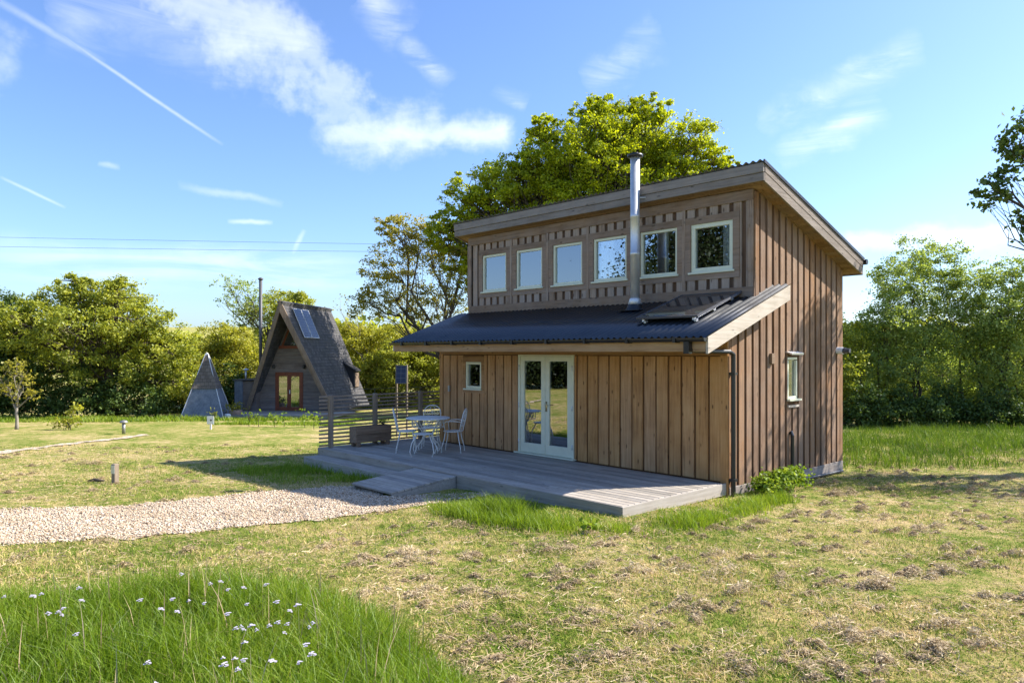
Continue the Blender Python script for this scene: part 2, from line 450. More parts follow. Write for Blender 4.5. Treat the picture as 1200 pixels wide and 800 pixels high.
def axis_pts(segs):
    a = []
    for x0, x1, st in segs: a += list(np.arange(x0, x1, st))
    return np.array(a + [segs[-1][1]])
def vnoise(x, y, s, seed):
    """smooth value noise"""
    r = np.random.default_rng(seed); T = r.random((64, 64))
    x = x / s + 1000; y = y / s + 1000
    i, j = np.floor(x).astype(int), np.floor(y).astype(int); u, v = x - i, y - j
    u, v = u * u * (3 - 2 * u), v * v * (3 - 2 * v)
    f = lambda a, b: T[a % 64, b % 64]
    return (f(i, j) * (1 - u) + f(i + 1, j) * u) * (1 - v) + (f(i, j + 1) * (1 - u) + f(i + 1, j + 1) * u) * v
def to_world(X, Y, z):
    a, b = X - CX, Y - CY
    return np.stack([UX * a - UY * b, UY * a + UX * b, z], -1)
def bumps(X, Y):
    amp = np.clip(1 - np.abs(Y - 8) / 30, .25, 1)
    return amp * ((vnoise(X, Y, .9, 1) - .5) * .035 + (vnoise(X, Y, .28, 2) - .5) * .03 + (vnoise(X, Y, .11, 3) - .5) * .018)
def ground_z(X, Y): return g(Y) + bumps(X, Y)
xs = axis_pts([(-420, -60, 30), (-60, -20, 2), (-20, -7, .25), (-7, 9, .07), (9, 20, .25), (20, 60, 2), (60, 420, 30)])
ys = axis_pts([(-300, -40, 20), (-40, 2, 2), (2, 15, .07), (15, 30, .2), (30, 70, 1), (70, 400, 20)])
GX, GY = np.meshgrid(xs, ys)
V = to_world(GX.ravel(), GY.ravel(), ground_z(GX.ravel(), GY.ravel()))
nx, ny = len(xs), len(ys); idx = np.arange(nx * ny).reshape(ny, nx)
F = np.stack([idx[:-1, :-1], idx[:-1, 1:], idx[1:, 1:], idx[1:, :-1]], -1).reshape(-1, 4)
go = link('ground', fast_mesh('ground', V, F), M['lawn'], None, True)
tag(go, 'mown lawn of straw and green grass around the timber house', 'ground', kind='structure')

def inpoly(X, Y, P):
    P = np.asarray(P); r = np.zeros(len(X), bool); n = len(P)
    for i in range(n):
        x0, y0 = P[i]; x1, y1 = P[(i + 1) % n]
        c = ((y0 > Y) != (y1 > Y)) & (X < (x1 - x0) * (Y - y0) / (y1 - y0 + 1e-12) + x0)
        r ^= c
    return r
def patch(name, poly, step, lift, m, label, cat):
    P = np.asarray(poly); x = np.arange(P[:, 0].min(), P[:, 0].max() + step, step); y = np.arange(P[:, 1].min(), P[:, 1].max() + step, step)
    X, Y = np.meshgrid(x, y); sh = X.shape; X, Y = X.ravel(), Y.ravel()
    V = to_world(X, Y, ground_z(X, Y) + lift)
    jx = (vnoise(X, Y, .25, 8) - .5) * .3; jy = (vnoise(X, Y, .25, 9) - .5) * .3
    ok = inpoly(X + jx, Y + jy, poly).reshape(sh)
    id_ = np.arange(len(X)).reshape(sh); q = ok[:-1, :-1] & ok[1:, 1:] & ok[1:, :-1] & ok[:-1, 1:]
    F = np.stack([id_[:-1, :-1], id_[:-1, 1:], id_[1:, 1:], id_[1:, :-1]], -1)[q]
    used = np.unique(F); mp_ = np.zeros(len(V), int); mp_[used] = np.arange(len(used))
    o = link(name, fast_mesh(name, V[used], mp_[F]), m, None, True)
    return tag(o, label, cat, kind='structure')
GRAVEL = [(-30, 9.3), (-12, 10.2), (-7.4, 10.5), (-5.65, 10.75), (-4.9, 11.4), (-4.2, 11.95), (-3.3, 12.6), (-2.6, 12.7), (-2.0, 11.6), (-1.2, 11.9), (-.5, 11.95), (-.35, 11.6),
          (-1.0, 11.0), (-1.4, 10.6), (-2.1, 9.9), (-3.2, 9.15), (-4.5, 8.5), (-5.75, 8.15), (-9, 7.8), (-16, 7.2), (-30, 6)]
patch('gravel_path', GRAVEL, .06, .014, M['gravel'], 'pale stone gravel path leading in from the left to the deck ramp', 'path')
DIRT = [(-22, 15.0), (-12.7, 18.35), (-12.6, 20.5), (-12.3, 22.6), (-12.1, 24.6), (-12.6, 25), (-12.85, 22.6), (-13.15, 20.5), (-13.4, 18.6), (-22, 15.4)]
patch('footpath', DIRT, .1, .02, M['gravel'], 'thin pale gravel track crossing the far left lawn past the mushroom light', 'path')

def scatter(poly, n):
    P = np.asarray(poly); x0, y0 = P.min(0); x1, y1 = P.max(0)
    X = RNG.uniform(x0, x1, int(n * 4)); Y = RNG.uniform(y0, y1, int(n * 4)); k = inpoly(X, Y, poly)
    return X[k][:n], Y[k][:n]
def blades(name, X, Y, h, wd, lean, m, label, cat, seg=3, z0=None, droop=.35):
    """curved tapering blades"""
    n = len(X); a = RNG.uniform(0, 2 * np.pi, n); b = a + RNG.normal(0, .9, n) + np.pi / 2
    z = (ground_z(X, Y) if z0 is None else z0) - .012
    la = lean * RNG.random(n) * h
    rows = []
    for s in range(seg + 1):
        t = s / seg
        cx_ = X + np.cos(a) * la * t ** 2; cy_ = Y + np.sin(a) * la * t ** 2; cz = z + h * (t - droop * lean * t ** 3 * .5)
        ww = wd * (1 - t) ** .7 * .5 + .0004
        rows.append(to_world(cx_ - np.cos(b) * ww, cy_ - np.sin(b) * ww, cz)); rows.append(to_world(cx_ + np.cos(b) * ww, cy_ + np.sin(b) * ww, cz))
    V = np.stack(rows, 1).reshape(-1, 3); k = 2 * (seg + 1); base = np.arange(n)[:, None] * k
    F = np.concatenate([base + np.array([2 * s, 2 * s + 1, 2 * s + 3, 2 * s + 2]) for s in range(seg)], 0)
    o = link(name, fast_mesh(name, V, F), m)
    return tag(o, label, cat, kind='stuff')
M['grass'] = leafmat('tall_grass', [(.05, (.06, .11, .006)), (.4, (.15, .245, .013)), (.75, (.24, .34, .03)), (1, (.42, .40, .11))], .48)
M['rank'] = leafmat('rank_grass', [(.05, (.03, .065, .008)), (.45, (.09, .16, .014)), (.8, (.16, .24, .03)), (1, (.28, .29, .08))], .35)
M['shade_leaf'] = leafmat('silhouette_leaf', [(.05, (.008, .014, .005)), (.5, (.02, .032, .01)), (1, (.04, .055, .016))], .15)  # leaf colour darkened so the mirrored trees read as shaded silhouettes
M['verge'] = leafmat('verge_grass', [(.05, (.09, .15, .012)), (.5, (.20, .30, .02)), (1, (.36, .40, .08))], .45)
M['thatch'] = leafmat('hay_stalk', [(.05, (.30, .20, .11)), (.5, (.52, .39, .22)), (1, (.66, .55, .36))], .2, (1, 1, .9))
M['straw'] = leafmat('straw_blade', [(.05, (.20, .17, .06)), (.5, (.36, .31, .12)), (1, (.52, .44, .22))], .35, (1, 1, .9))
M['hay'] = leafmat('dead_hay', [(.05, (.22, .155, .09)), (.45, (.42, .315, .19)), (.8, (.56, .45, .28)), (1, (.64, .54, .36))], .15, (1, 1, .9))

# tall meadow grass in the foreground
MEADOW = [(-14, 5.2), (-7, 5.9), (-4.8, 6.15), (-4.0, 6.0), (-2.7, 6.45), (-1.75, 6.3), (-1.05, 5.7), (-.62, 5.0), (-.22, 4.2), (.1, 2.4), (-14, 2.4)]
X, Y = scatter(MEADOW, 150000)
keep = (Y > 2.6) & (np.abs(X) < .78 * Y + .6); X, Y = X[keep][:70000], Y[keep][:70000]
edge = np.zeros(len(X))
for ex, ey in ((.25, 0), (-.25, 0), (0, .3), (0, .15)): edge += inpoly(X + ex, Y + ey, MEADOW) * .25
hh = RNG.uniform(.14, .36, len(X)) * (.55 + .45 * edge) * (.75 + .55 * vnoise(X, Y, .5, 21))
blades('meadow_grass', X, Y, hh, RNG.uniform(.004, .0085, len(X)), .9, M['grass'], 'tall uncut green meadow grass filling the lower left corner', 'tall grass')
kd = RNG.random(len(X)) < .10 + .35 * (edge < .7)
blades('dry_grass', X[kd] + RNG.normal(0, .06, kd.sum()), Y[kd] + RNG.normal(0, .09, kd.sum()), hh[kd] * .8, np.full(kd.sum(), .005), 1.3, M['straw'], 'dry straw blades mixed through the uncut meadow', 'dry grass')
k = RNG.random(len(X)) < .006
blades('seed_heads', X[k], Y[k], hh[k] * 1.5, np.full(k.sum(), .009), .35, M['hay'], 'brown grass stems standing above the uncut meadow', 'grass stems')

# short mown blades
n = 330000
Yb = 3.9 + (RNG.random(n) ** 1.7) * 17; Xb = RNG.uniform(-1, 1, n) * (.74 * Yb + .5)
def xy_house(X, Y):
    a, b = X - CX, Y - CY
    return UX * a - UY * b, UY * a + UX * b
hx, hy = xy_house(Xb, Yb)
ok = ~inpoly(Xb, Yb, GRAVEL) & ~((hx > -8.6) & (hx < .03) & (hy > -2.72) & (hy < 5)) & ~((hx > -4.8) & (hx < -3.5) & (hy > -4.05) & (hy < 0)) & ~((hx > -8.4) & (hx < -4.7) & (hy > -3.15) & (hy < 0))
Xb, Yb = Xb[ok], Yb[ok]
wn = vnoise(Xb, Yb, 1.1, 31)
blades('mown_grass', Xb, Yb, RNG.uniform(.015, .075, len(Xb)) * (.4 + 1.2 * wn), RNG.uniform(.004, .009, len(Xb)) * (1 + Yb * .03), 1.6, M['blades'], 'short mown straw coloured lawn grass', 'mown grass', seg=2)

# clods of dead hay
def hay():
    nC = 2000
    Y = 4.0 + RNG.random(nC) ** 1.25 * 17; X = RNG.uniform(-1, 1, nC) * .74 * Y
    hx, hy = xy_house(X, Y)
    row = np.abs(((hx * .8 - hy * .25) / 1.05) % 1 - .5)             # raked rows
    pr = np.where(X > -1.5, 1.0, .35) * np.where(row < .24, 1.0, .22)
    ok = (RNG.random(nC) < pr) & ~inpoly(X, Y, GRAVEL) & ~inpoly(X, Y, MEADOW) & ~((hx > -8.6) & (hx < .3) & (hy > -4.1) & (hy < 5))
    X, Y = X[ok], Y[ok]; Vs, n0 = [], 0
    for x, y in zip(X, Y):
        s = RNG.gamma(1.6, .016) + .014
        k = int(90 + 3600 * s)
        an = RNG.normal(.5, .5)
        ux, uy = math.cos(an), math.sin(an)
        p = RNG.normal(0, 1, (k, 2)); r2 = np.exp(-(p ** 2).sum(1) * .5)
        px = x + (p[:, 0] * ux * 1.25 - p[:, 1] * uy * .6) * s; py = y + (p[:, 0] * uy * 1.25 + p[:, 1] * ux * .6) * s
        pz = ground_z(px, py) + r2 * s * 1.25 * RNG.random(k) ** .8 + .004
        a = RNG.uniform(0, 2 * np.pi, k); l = RNG.uniform(.02, .055, k); e = RNG.normal(0, .4, k)
        d = np.stack([np.cos(a) * np.cos(e), np.sin(a) * np.cos(e), np.sin(e)], 1) * l[:, None] * .5
        wv = np.stack([-np.sin(a), np.cos(a), RNG.normal(0, .6, k)], 1) * RNG.uniform(.0011, .0028, k)[:, None] * (1 + .06 * y)
        c = np.stack([px, py, pz], 1)
        Vs.append(np.stack([c - d - wv * .4, c - d + wv * .4, c + wv, c + d, c - wv], 1)[:, [0, 1, 2, 3, 4]])
    V = np.concatenate(Vs, 0); k = len(V); V = V.reshape(-1, 3)
    V = to_world(V[:, 0], V[:, 1], V[:, 2]); F = np.arange(k * 5).reshape(k, 5)
    o = link('hay_clods', fast_mesh('hay_clods', V, F), M['hay'])
    tag(o, 'brown clods of dead cut hay lying in raked rows on the lawn', 'hay', kind='stuff')
hay()
def thatch():
    n = 60000; Y = 3.9 + RNG.random(n) ** 1.6 * 16; X = RNG.uniform(-1, 1, n) * .74 * Y
    hx, hy = xy_house(X, Y)
    ok = ~inpoly(X, Y, GRAVEL) & ~inpoly(X, Y, MEADOW) & ~((hx > -8.6) & (hx < .05) & (hy > -4.1) & (hy < 5)) & (vnoise(X, Y, .4, 55) * .6 + vnoise(X, Y, 1.3, 56) * .5 > .48)
    X, Y = X[ok], Y[ok]; n = len(X); a = RNG.uniform(0, 6.28, n); l = RNG.uniform(.015, .05, n); e = RNG.normal(0, .2, n)
    d = np.stack([np.cos(a) * np.cos(e), np.sin(a) * np.cos(e), np.sin(e)], 1) * l[:, None]
    wv = np.stack([-np.sin(a), np.cos(a), RNG.normal(0, .5, n)], 1) * (RNG.uniform(.0012, .003, n) * (1 + .07 * Y))[:, None]
    c = np.stack([X, Y, ground_z(X, Y) + RNG.uniform(.006, .035, n)], 1)
    V = np.stack([c - d - wv * .5, c - d + wv * .5, c + d + wv, c + d - wv], 1).reshape(-1, 3)
    V = to_world(V[:, 0], V[:, 1], V[:, 2])
    tag(link('loose_hay', fast_mesh('loose_hay', V, np.arange(n * 4).reshape(n, 4)), M['thatch']), 'loose dry hay stalks strewn over the mown lawn', 'hay', kind='stuff')
thatch()

# loose gravel stones
def pebbles():
    X, Y = scatter([p for p in GRAVEL if p[0] > -13], 56000)
    ja = RNG.uniform(0, 6.28, 2600); jj = RNG.integers(0, len(X), 2600); jr = RNG.gamma(1.5, .09, 2600)
    X = np.concatenate([X, X[jj] + np.cos(ja) * jr]); Y = np.concatenate([Y, Y[jj] + np.sin(ja) * jr])
    n = len(X); r = RNG.gamma(2.4, .0038, n).clip(.004, .03)
    U = np.array([(1, 0, 0), (0, 1, 0), (-1, 0, 0), (0, -1, 0), (0, 0, 1), (0, 0, -1)], float)
    FA = np.array([(0, 1, 4), (1, 2, 4), (2, 3, 4), (3, 0, 4), (1, 0, 5), (2, 1, 5), (3, 2, 5), (0, 3, 5)])
    a = RNG.uniform(0, 6.28, n); sc = RNG.uniform(.6, 1.3, (n, 6, 1))
    v = U[None] * r[:, None, None] * sc; v[..., 2] *= .7
    c, s = np.cos(a)[:, None], np.sin(a)[:, None]
    P = np.stack([X[:, None] + v[..., 0] * c - v[..., 1] * s, Y[:, None] + v[..., 0] * s + v[..., 1] * c, (ground_z(X, Y) + .018)[:, None] + v[..., 2]], -1).reshape(-1, 3)
    V = to_world(P[:, 0], P[:, 1], P[:, 2]); F = (np.arange(n)[:, None, None] * 6 + FA[None]).reshape(-1, 3)
    tag(link('gravel_stones', fast_mesh('gravel_stones', V, F), M['gravel']), 'loose pale buff gravel stones on the path', 'gravel', kind='stuff')
pebbles()

# ================================================================== TIMBER HOUSE
HL, HD, YU = 7.49, 4.31, .87         # length, depth, set-back of the upper storey
zs = lambda y: 4.90 - .3126 * (y - .632)          # underside of the main roof
zl = lambda y: 2.34 + .357 * (y + 1.09)           # top of the lean-to roof
house = thing('timber_house', 'two storey larch clad house with sloping corrugated roofs and a steel flue', 'house')

def cells(x0, x1, z0, z1, holes):
    """rectangles of a wall around its openings"""
    xs = sorted({x0, x1} | {h[0] for h in holes} | {h[1] for h in holes}); r = []
    for a, b in zip(xs, xs[1:]):
        mid = (a + b) / 2; hs = sorted([(h[2], h[3]) for h in holes if h[0] < mid < h[1]]); z = z0
        for lo, hi in hs:
            if lo > z + 1e-4: r.append((a, b, z, lo))
            z = hi
        if z1 > z + 1e-4: r.append((a, b, z, z1))
    return r
def boards(mb, x0, x1, z0f, z1f, put, holes, per=.25, wd=.162, ph=0.0):
    """raised boards over a recess; put(a,b,z0,z1) draws one"""
    x = x0 + ph
    while x < x1 - .02:
        a0, b0 = x, min(x + wd + random.uniform(-.008, .008), x1)
        cuts = sorted({a0, b0} | {e for h in holes for e in h[:2] if a0 + .02 < e < b0 - .02})
        for a, b in zip(cuts, cuts[1:]):
            segs = [(z0f(a), z1f)]
            for h in holes:
                if h[0] < b - .021 and h[1] > a + .021:
                    n = []
                    for lo, hi in segs:
                        if callable(hi): n += [(lo, h[2]), (h[3], hi)]
                        else:
                            if h[2] > lo: n.append((lo, min(hi, h[2])))
                            if h[3] < hi: n.append((max(lo, h[3]), hi))
                    segs = n
            for lo, hi in segs:
                ha, hb = (hi(a), hi(b)) if callable(hi) else (hi, hi)
                if min(ha, hb) - lo > .03: put(a, b, lo, ha, hb)
        x += per
# ---- lower front wall
DOOR = (-4.84, -3.28, -.0, 2.08); SW = (-6.56, -6.02, 1.28, 1.87)
core = MB()
for a, b, lo, hi in cells(-HL + .01, -.01, -.28, 2.62, [DOOR, SW]): core.box(a, b, .0, .12, lo, hi)
mb = core; mb.cur = 1
swt = (SW[0] - .1, SW[1] + .1, SW[2] - .1, SW[3] + .14)
boards(mb, -HL + .10, -.10, lambda x: .012, 2.02, lambda a, b, lo, ha, hb: mb.box(a, b, -.026, .0, lo, ha),
       [(DOOR[0] - .02, DOOR[1] + .02, -1, 3), swt], ph=.02, per=.262, wd=.226)
wall_f = mb.build('front_wall', [M['core'], M['clad_front']], house)
def pieces(name, m, parent, boxes):
    for b in boxes: MB().box(*b).build(name, m, parent, bevel=.003)
pieces('trim_board', M['trim_front'], wall_f, [(-HL + .02, 0, -.034, 0, 2.035, 2.17), (-HL + .02, 0, -.03, 0, 2.172, 2.5)])
mb = MB()
mb.box(SW[0] - .1, SW[1] + .1, -.03, 0, SW[3] + .002, SW[3] + .135).box(SW[0] - .1, SW[1] + .1, -.03, 0, SW[2] - .1, SW[2] - .036)
mb.box(SW[0] - .1, SW[0] - .002, -.03, 0, SW[2] - .036, SW[3] + .002).box(SW[1] + .002, SW[1] + .1, -.03, 0, SW[2] - .036, SW[3] + .002)
mb.build('window_surround', M['trim_front'], wall_f)
pieces('corner_board', M['clad_front'], wall_f, [(-.1, .03, -.032, -.002, -.27, 2.45), (-HL - .03, -HL + .09, -.032, -.002, -.27, 2.45)])

# ---- right side wall (pentagon) with its slim window
SV = (2.02, 2.39, 1.25, 2.0)
side_top = lambda y: (zs(y) + .06) if y >= YU else (zl(y) - .07)
core = MB()
for a, b, lo, hi in cells(.0, HD, -.28, 9, [SV]):
    if hi > 8:
        pts = sorted({a, b} | ({YU} if a < YU < b else set()))
        for c, d in zip(pts, pts[1:]):
            e = 1e-4
            t0, t1 = side_top(c + e), side_top(d - e)
            core.hexa([(-.12, c, lo), (0, c, lo), (0, d, lo), (-.12, d, lo)], [(-.12, c, t0), (0, c, t0), (0, d, t1), (-.12, d, t1)])
    else: core.box(-.12, 0, a, b, lo, hi)
mb = core; mb.cur = 1
def put(a, b, lo, ha, hb):
    mb.hexa([(.0, a, lo), (.026, a, lo), (.026, b, lo), (0, b, lo)], [(.0, a, ha), (.026, a, ha), (.026, b, hb), (0, b, hb)])
svt = (SV[0] - .02, SV[1] + .02, SV[2] - .12, SV[3] + .1)
boards(mb, .0, HD - .06, lambda y: -.075, lambda y: (zs(y) + .05) if y >= YU else (zl(y) - .08), put, [svt], ph=.10, per=.235, wd=.158)
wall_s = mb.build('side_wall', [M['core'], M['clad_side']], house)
pieces('corner_board', M['clad_side'], wall_s, [(-.02, .03, HD - .1, HD + .03, -.08, 3.7), (.0, .03, 0, .085, -.27, 2.55), (.0, .034, YU - .02, YU + .1, 2.95, 4.8)])
MB().box(.0, .036, .02, HD + .03, -.27, -.08).build('base_board', M['base'], wall_s, bevel=.003)

# ---- left, rear walls, floors
mb = MB()
for c, d in ((0, YU), (YU, HD)):
    t0, t1 = side_top(c + 1e-4), side_top(d - 1e-4)
    mb.hexa([(-HL, c, -.28), (-HL + .12, c, -.28), (-HL + .12, d, -.28), (-HL, d, -.28)], [(-HL, c, t0), (-HL + .12, c, t0), (-HL + .12, d, t1), (-HL, d, t1)])
y = .12
while y < HD - .1:
    t = side_top(y) - .02; mb.box(-HL - .026, -HL, y, y + .16, -.2, t); y += .245
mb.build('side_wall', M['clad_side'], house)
mb = MB(); mb.box(-HL, 0, HD, HD + .1, -.28, zs(HD) + .03)
x = -HL + .1
while x < -.1: mb.box(x, x + .16, HD + .1, HD + .126, -.2, zs(HD)); x += .245
mb.build('rear_wall', M['clad_side'], house)
MB().box(-HL + .12, -.12, .12, HD, -.2, -.02).box(-HL + .12, -.12, YU + .12, HD, 2.5, 2.6).box(-HL + .12, -.12, 2.9, 2.95, -.02, 2.5).box(-HL + .12, -.12, 3.4, 3.45, 2.6, 3.95).build('interior', M['interior'], house)

# ---- upper front wall with six windows
WX = [(-6.98, -6.14), (-5.81, -4.98), (-4.66, -3.82), (-3.52, -2.67), (-2.35, -1.51), (-1.22, -.38)]
WZ = (3.52, 4.38)
core = MB()
for a, b, lo, hi in cells(-HL, -.12, 2.6, 4.84, [(a, b, WZ[0], WZ[1]) for a, b in WX]): core.box(a, b, YU, YU + .12, lo, hi)
mb = core; mb.cur = 1
tr = [(a - .13, b + .13, WZ[0] - .14, WZ[1] + .13) for a, b in WX]
boards(mb, -HL + .1, -.1, lambda x: 3.2, 4.66, lambda a, b, lo, ha, hb: mb.box(a, b, YU - .026, YU, lo, ha), tr, per=.232, wd=.15, ph=.06)
wall_u = mb.build('upper_wall', [M['core'], M['clad_upper']], house)
pieces('trim_board', M['trim_upper'], wall_u, [(-HL, 0, YU - .05, YU, 4.66, 4.84), (-HL, 0, YU - .05, YU, 3.02, 3.2)])
for a, b in WX:
    mb = MB()
    mb.box(a - .128, b + .128, YU - .042, YU, WZ[1] + .002, WZ[1] + .13).box(a - .128, b + .128, YU - .042, YU, WZ[0] - .14, WZ[0] - .037)
    mb.box(a - .128, a - .002, YU - .044, YU, WZ[0] - .037, WZ[1] + .002).box(b + .002, b + .128, YU - .044, YU, WZ[0] - .037, WZ[1] + .002)
    mb.build('window_surround', M['trim_upper'], wall_u)
for a, b in zip(WX, WX[1:]):
    c = (a[1] + b[0]) / 2; MB().box(c - .03, c + .03, YU - .048, YU, 3.2, 4.66).build('post_board', M['clad_upper'], wall_u)
pieces('corner_board', M['clad_upper'], wall_u, [(-.1, 0, YU - .048, YU - .001, 3.2, 4.66), (-HL - .03, -HL + .1, YU - .048, YU - .001, 3.2, 4.66)])

def curtain(parent, x0, x1, y, z0, z1):
    mb = MB(); n = int((x1 - x0) / .012)
    for i in range(n + 1):
        x = x0 + (x1 - x0) * i / n; d = .018 * math.sin(i * 1.1) + .008 * math.sin(i * .37)
        mb.v += [(x, y + d, z0), (x + .006 * math.sin(i), y + d, z1)]
    mb.f += [(2 * i, 2 * i + 2, 2 * i + 3, 2 * i + 1) for i in range(n)]
    return mb.build('curtain', M['curtain'], parent, True)
def window(parent, x0, x1, z0, z1, y, fr=.07, mat_='cream', label=None, proud=.02, tilt=0.0, sill=True):
    mb = MB()
    ya, yb = y - proud, y + .07
    mb.box(x0, x1, ya, yb, z0, z0 + fr).box(x0, x1, ya, yb, z1 - fr, z1).box(x0, x0 + fr, ya, yb, z0 + fr, z1 - fr).box(x1 - fr, x1, ya, yb, z0 + fr, z1 - fr)
    o = mb.build('window', M[mat_], parent, bevel=.004)
    if label: o['label'] = label
    MB().box(x0 + fr - .01, x1 - fr + .01, y + .02, y + .032, z0 + fr - .01, z1 - fr + .01).build('pane', M['glass'], o)
    if sill: MB().box(x0 - .04, x1 + .04, y - .075, y - .0, z0 - .036, z0 - .002).build('sill', M[mat_], o, bevel=.004)
    return o
for i, (a, b) in enumerate(WX):
    o = window(house, a, b, WZ[0], WZ[1], YU, fr=.075 if i == 5 else .05)
    if i == 0: curtain(o, a + .3, a + .66, YU + .09, 3.5, 4.4)
    if i == 2: curtain(o, a + .06, a + .16, YU + .09, 3.5, 4.4)
    if i == 3: curtain(o, a + .1, a + .46, YU + .09, 3.5, 4.4)
    if i == 4: curtain(o, a + .42, a + .50, YU + .18, 3.5, 4.4)
    if i == 5: curtain(o, a + .58, a + .78, YU + .09, 3.5, 4.4)
o = window(house, SW[0], SW[1], SW[2], SW[3], 0, fr=.055, mat_='mint', label='small square ground floor window with a white ornament inside')
MB().lathe([(.03, 0), (.05, .03), (.035, .12), (.022, .2), (.045, .26), (.05, .3)], (-6.22, .10, 1.36), 14).build('ornament', M['white'], o, True)
MB().lathe([(.02, 0), (.11, .05), (.09, .055)], (-6.32, .13, 1.335), 14).build('ornament', M['white'], o, True)
MB().box(-6.45, -6.1, .22, .28, 1.64, 1.76).build('ornament', M['red'], o)

# slim side window
mb = MB(); y0, y1, z0, z1 = SV
mb.box(-.05, .02, y0, y1, z0, z0 + .045).box(-.05, .02, y0, y1, z1 - .045, z1).box(-.05, .02, y0, y0 + .045, z0 + .045, z1 - .06).box(-.05, .02, y1 - .045, y1, z0 + .045, z1 - .06)
o = mb.build('window', M['mint'], house, bevel=.004); o['label'] = 'slim pale green window in the side wall'
MB().box(-.03, -.02, y0 + .05, y1 - .05, z0 + .05, z1 - .05).build('pane', M['glass'], o)
MB().box(.0, .09, y0 - .04, y1 + .04, z0 - .036, z0 - .002).build('sill', M['mint'], o, bevel=.003)
MB().hexa([(0, y0 - .045, z1 + .09), (.12, y0 - .045, z1 + .045), (.12, y1 + .045, z1 + .045), (0, y1 + .045, z1 + .09)], [(0, y0 - .045, z1 + .11), (.13, y0 - .045, z1 + .075), (.13, y1 + .045, z1 + .075), (0, y1 + .045, z1 + .11)]).build('drip_hood', M['galv'], o)
MB().box(.028, .05, y0 - .02, y1 + .02, z0 - .15, z0 - .11).build('ledge', M['barge_new'], o)

# french doors
mb = MB(); a, b = DOOR[0], DOOR[1]
mb.box(a, b, -.03, .07, 2.01, 2.08).box(a, a + .06, -.03, .07, .03, 2.01).box(b - .06, b, -.03, .07, .03, 2.01)
df = mb.build('door_frame', M['mint'], house, bevel=.004)
MB().box(a - .06, b + .06, -.10, .07, .002, .03).build('threshold', M['mint'], df, bevel=.004)
mid = (a + b) / 2
for k, (p, q) in enumerate(((a + .064, mid - .003), (mid + .003, b - .064))):
    mb = MB(); st = .112
    mb.box(p, q, -.02, .03, .035, .23).box(p, q, -.02, .03, 1.91, 2.005).box(p, p + st, -.02, .03, .23, 1.91).box(q - st, q, -.02, .03, .23, 1.91)
    lf = mb.build('door', M['mint'], house, bevel=.004); lf['label'] = ('left' if k == 0 else 'right') + ' leaf of the pale green french doors'
    MB().box(p + st - .01, q - st + .01, .0, .012, .22, 1.92).build('pane', M['glass_door'], lf)
    if k: MB().box(p + .02, p + .055, -.03, -.02, .9, 1.1).tube([(p + .037, -.03, 1.03), (p + .037, -.07, 1.03), (p + .14, -.075, 1.03)], .009).build('handle', M['brass'], lf, True)
    hx_ = p - .03 if k == 0 else q + .03
    for zz in (.25, 1.0, 1.78): MB().tube([(hx_, -.036, zz - .05), (hx_, -.036, zz + .05)], .012).build('hinge', M['galv'], lf, True)

# ---- corrugated roofs
def corrugated(mb, x0, x1, y0, y1, zf, amp=.021, pitch=.125, t=.004):
    n = max(6, int((x1 - x0) / pitch * 8)); b = len(mb.v)
    for i in range(n + 1):
        x = x0 + (x1 - x0) * i / n; d = amp * math.cos((x) / pitch * 2 * math.pi)
        mb.v += [(x, y0, zf(y0) + d), (x, y1, zf(y1) + d), (x, y0, zf(y0) + d - t), (x, y1, zf(y1) + d - t)]
    for i in range(n):
        p, q = b + 4 * i, b + 4 * i + 4
        mb.f += [(p, q, q + 1, p + 1), (p + 2, p + 3, q + 3, q + 2), (p, p + 2, q + 2, q), (p + 1, q + 1, q + 3, p + 3)]
mb = MB(); corrugated(mb, -HL - .36, -.0, -1.15, YU - .03, zl); corrugated(mb, .0, .36, -1.15, 1.47, zl)
lt = mb.build('lean_to_roof', M['roof'], house, True)
mb = MB(); mb.hexa([(-HL - .33, -1.05, zl(-1.05) - .08), (.0, -1.05, zl(-1.05) - .08), (.0, YU, zl(YU) - .08), (-HL - .33, YU, zl(YU) - .08)],
                   [(-HL - .33, -1.05, zl(-1.05) - .025), (.0, -1.05, zl(-1.05) - .025), (.0, YU, zl(YU) - .025), (-HL - .33, YU, zl(YU) - .025)])
mb.hexa([(.0, -1.05, zl(-1.05) - .08), (.3, -1.05, zl(-1.05) - .08), (.3, 1.47, zl(1.47) - .08), (.0, 1.47, zl(1.47) - .08)],
        [(.0, -1.05, zl(-1.05) - .025), (.3, -1.05, zl(-1.05) - .025), (.3, 1.47, zl(1.47) - .025), (.0, 1.47, zl(1.47) - .025)])
mb.build('soffit', M['soffit'], lt)
MB().box(-HL - .34, .295, -1.095, -1.052, 2.10, 2.285).build('eave_board', M['eave'], lt, bevel=.004)
def barge(x, y0, y1, zf, top, hgt, m, parent, t=.04):
    return MB().hexa([(x, y0, zf(y0) + top - hgt), (x + t, y0, zf(y0) + top - hgt), (x + t, y1, zf(y1) + top - hgt), (x, y1, zf(y1) + top - hgt)],
              [(x, y0, zf(y0) + top), (x + t, y0, zf(y0) + top), (x + t, y1, zf(y1) + top), (x, y1, zf(y1) + top)]).build('barge_board', m, parent, bevel=.003)
barge(.30, -1.10, 1.47, zl, -.02, .25, M['barge_new'], lt); barge(-HL - .38, -1.10, YU - .05, zl, -.02, .2, M['barge_new'], lt)
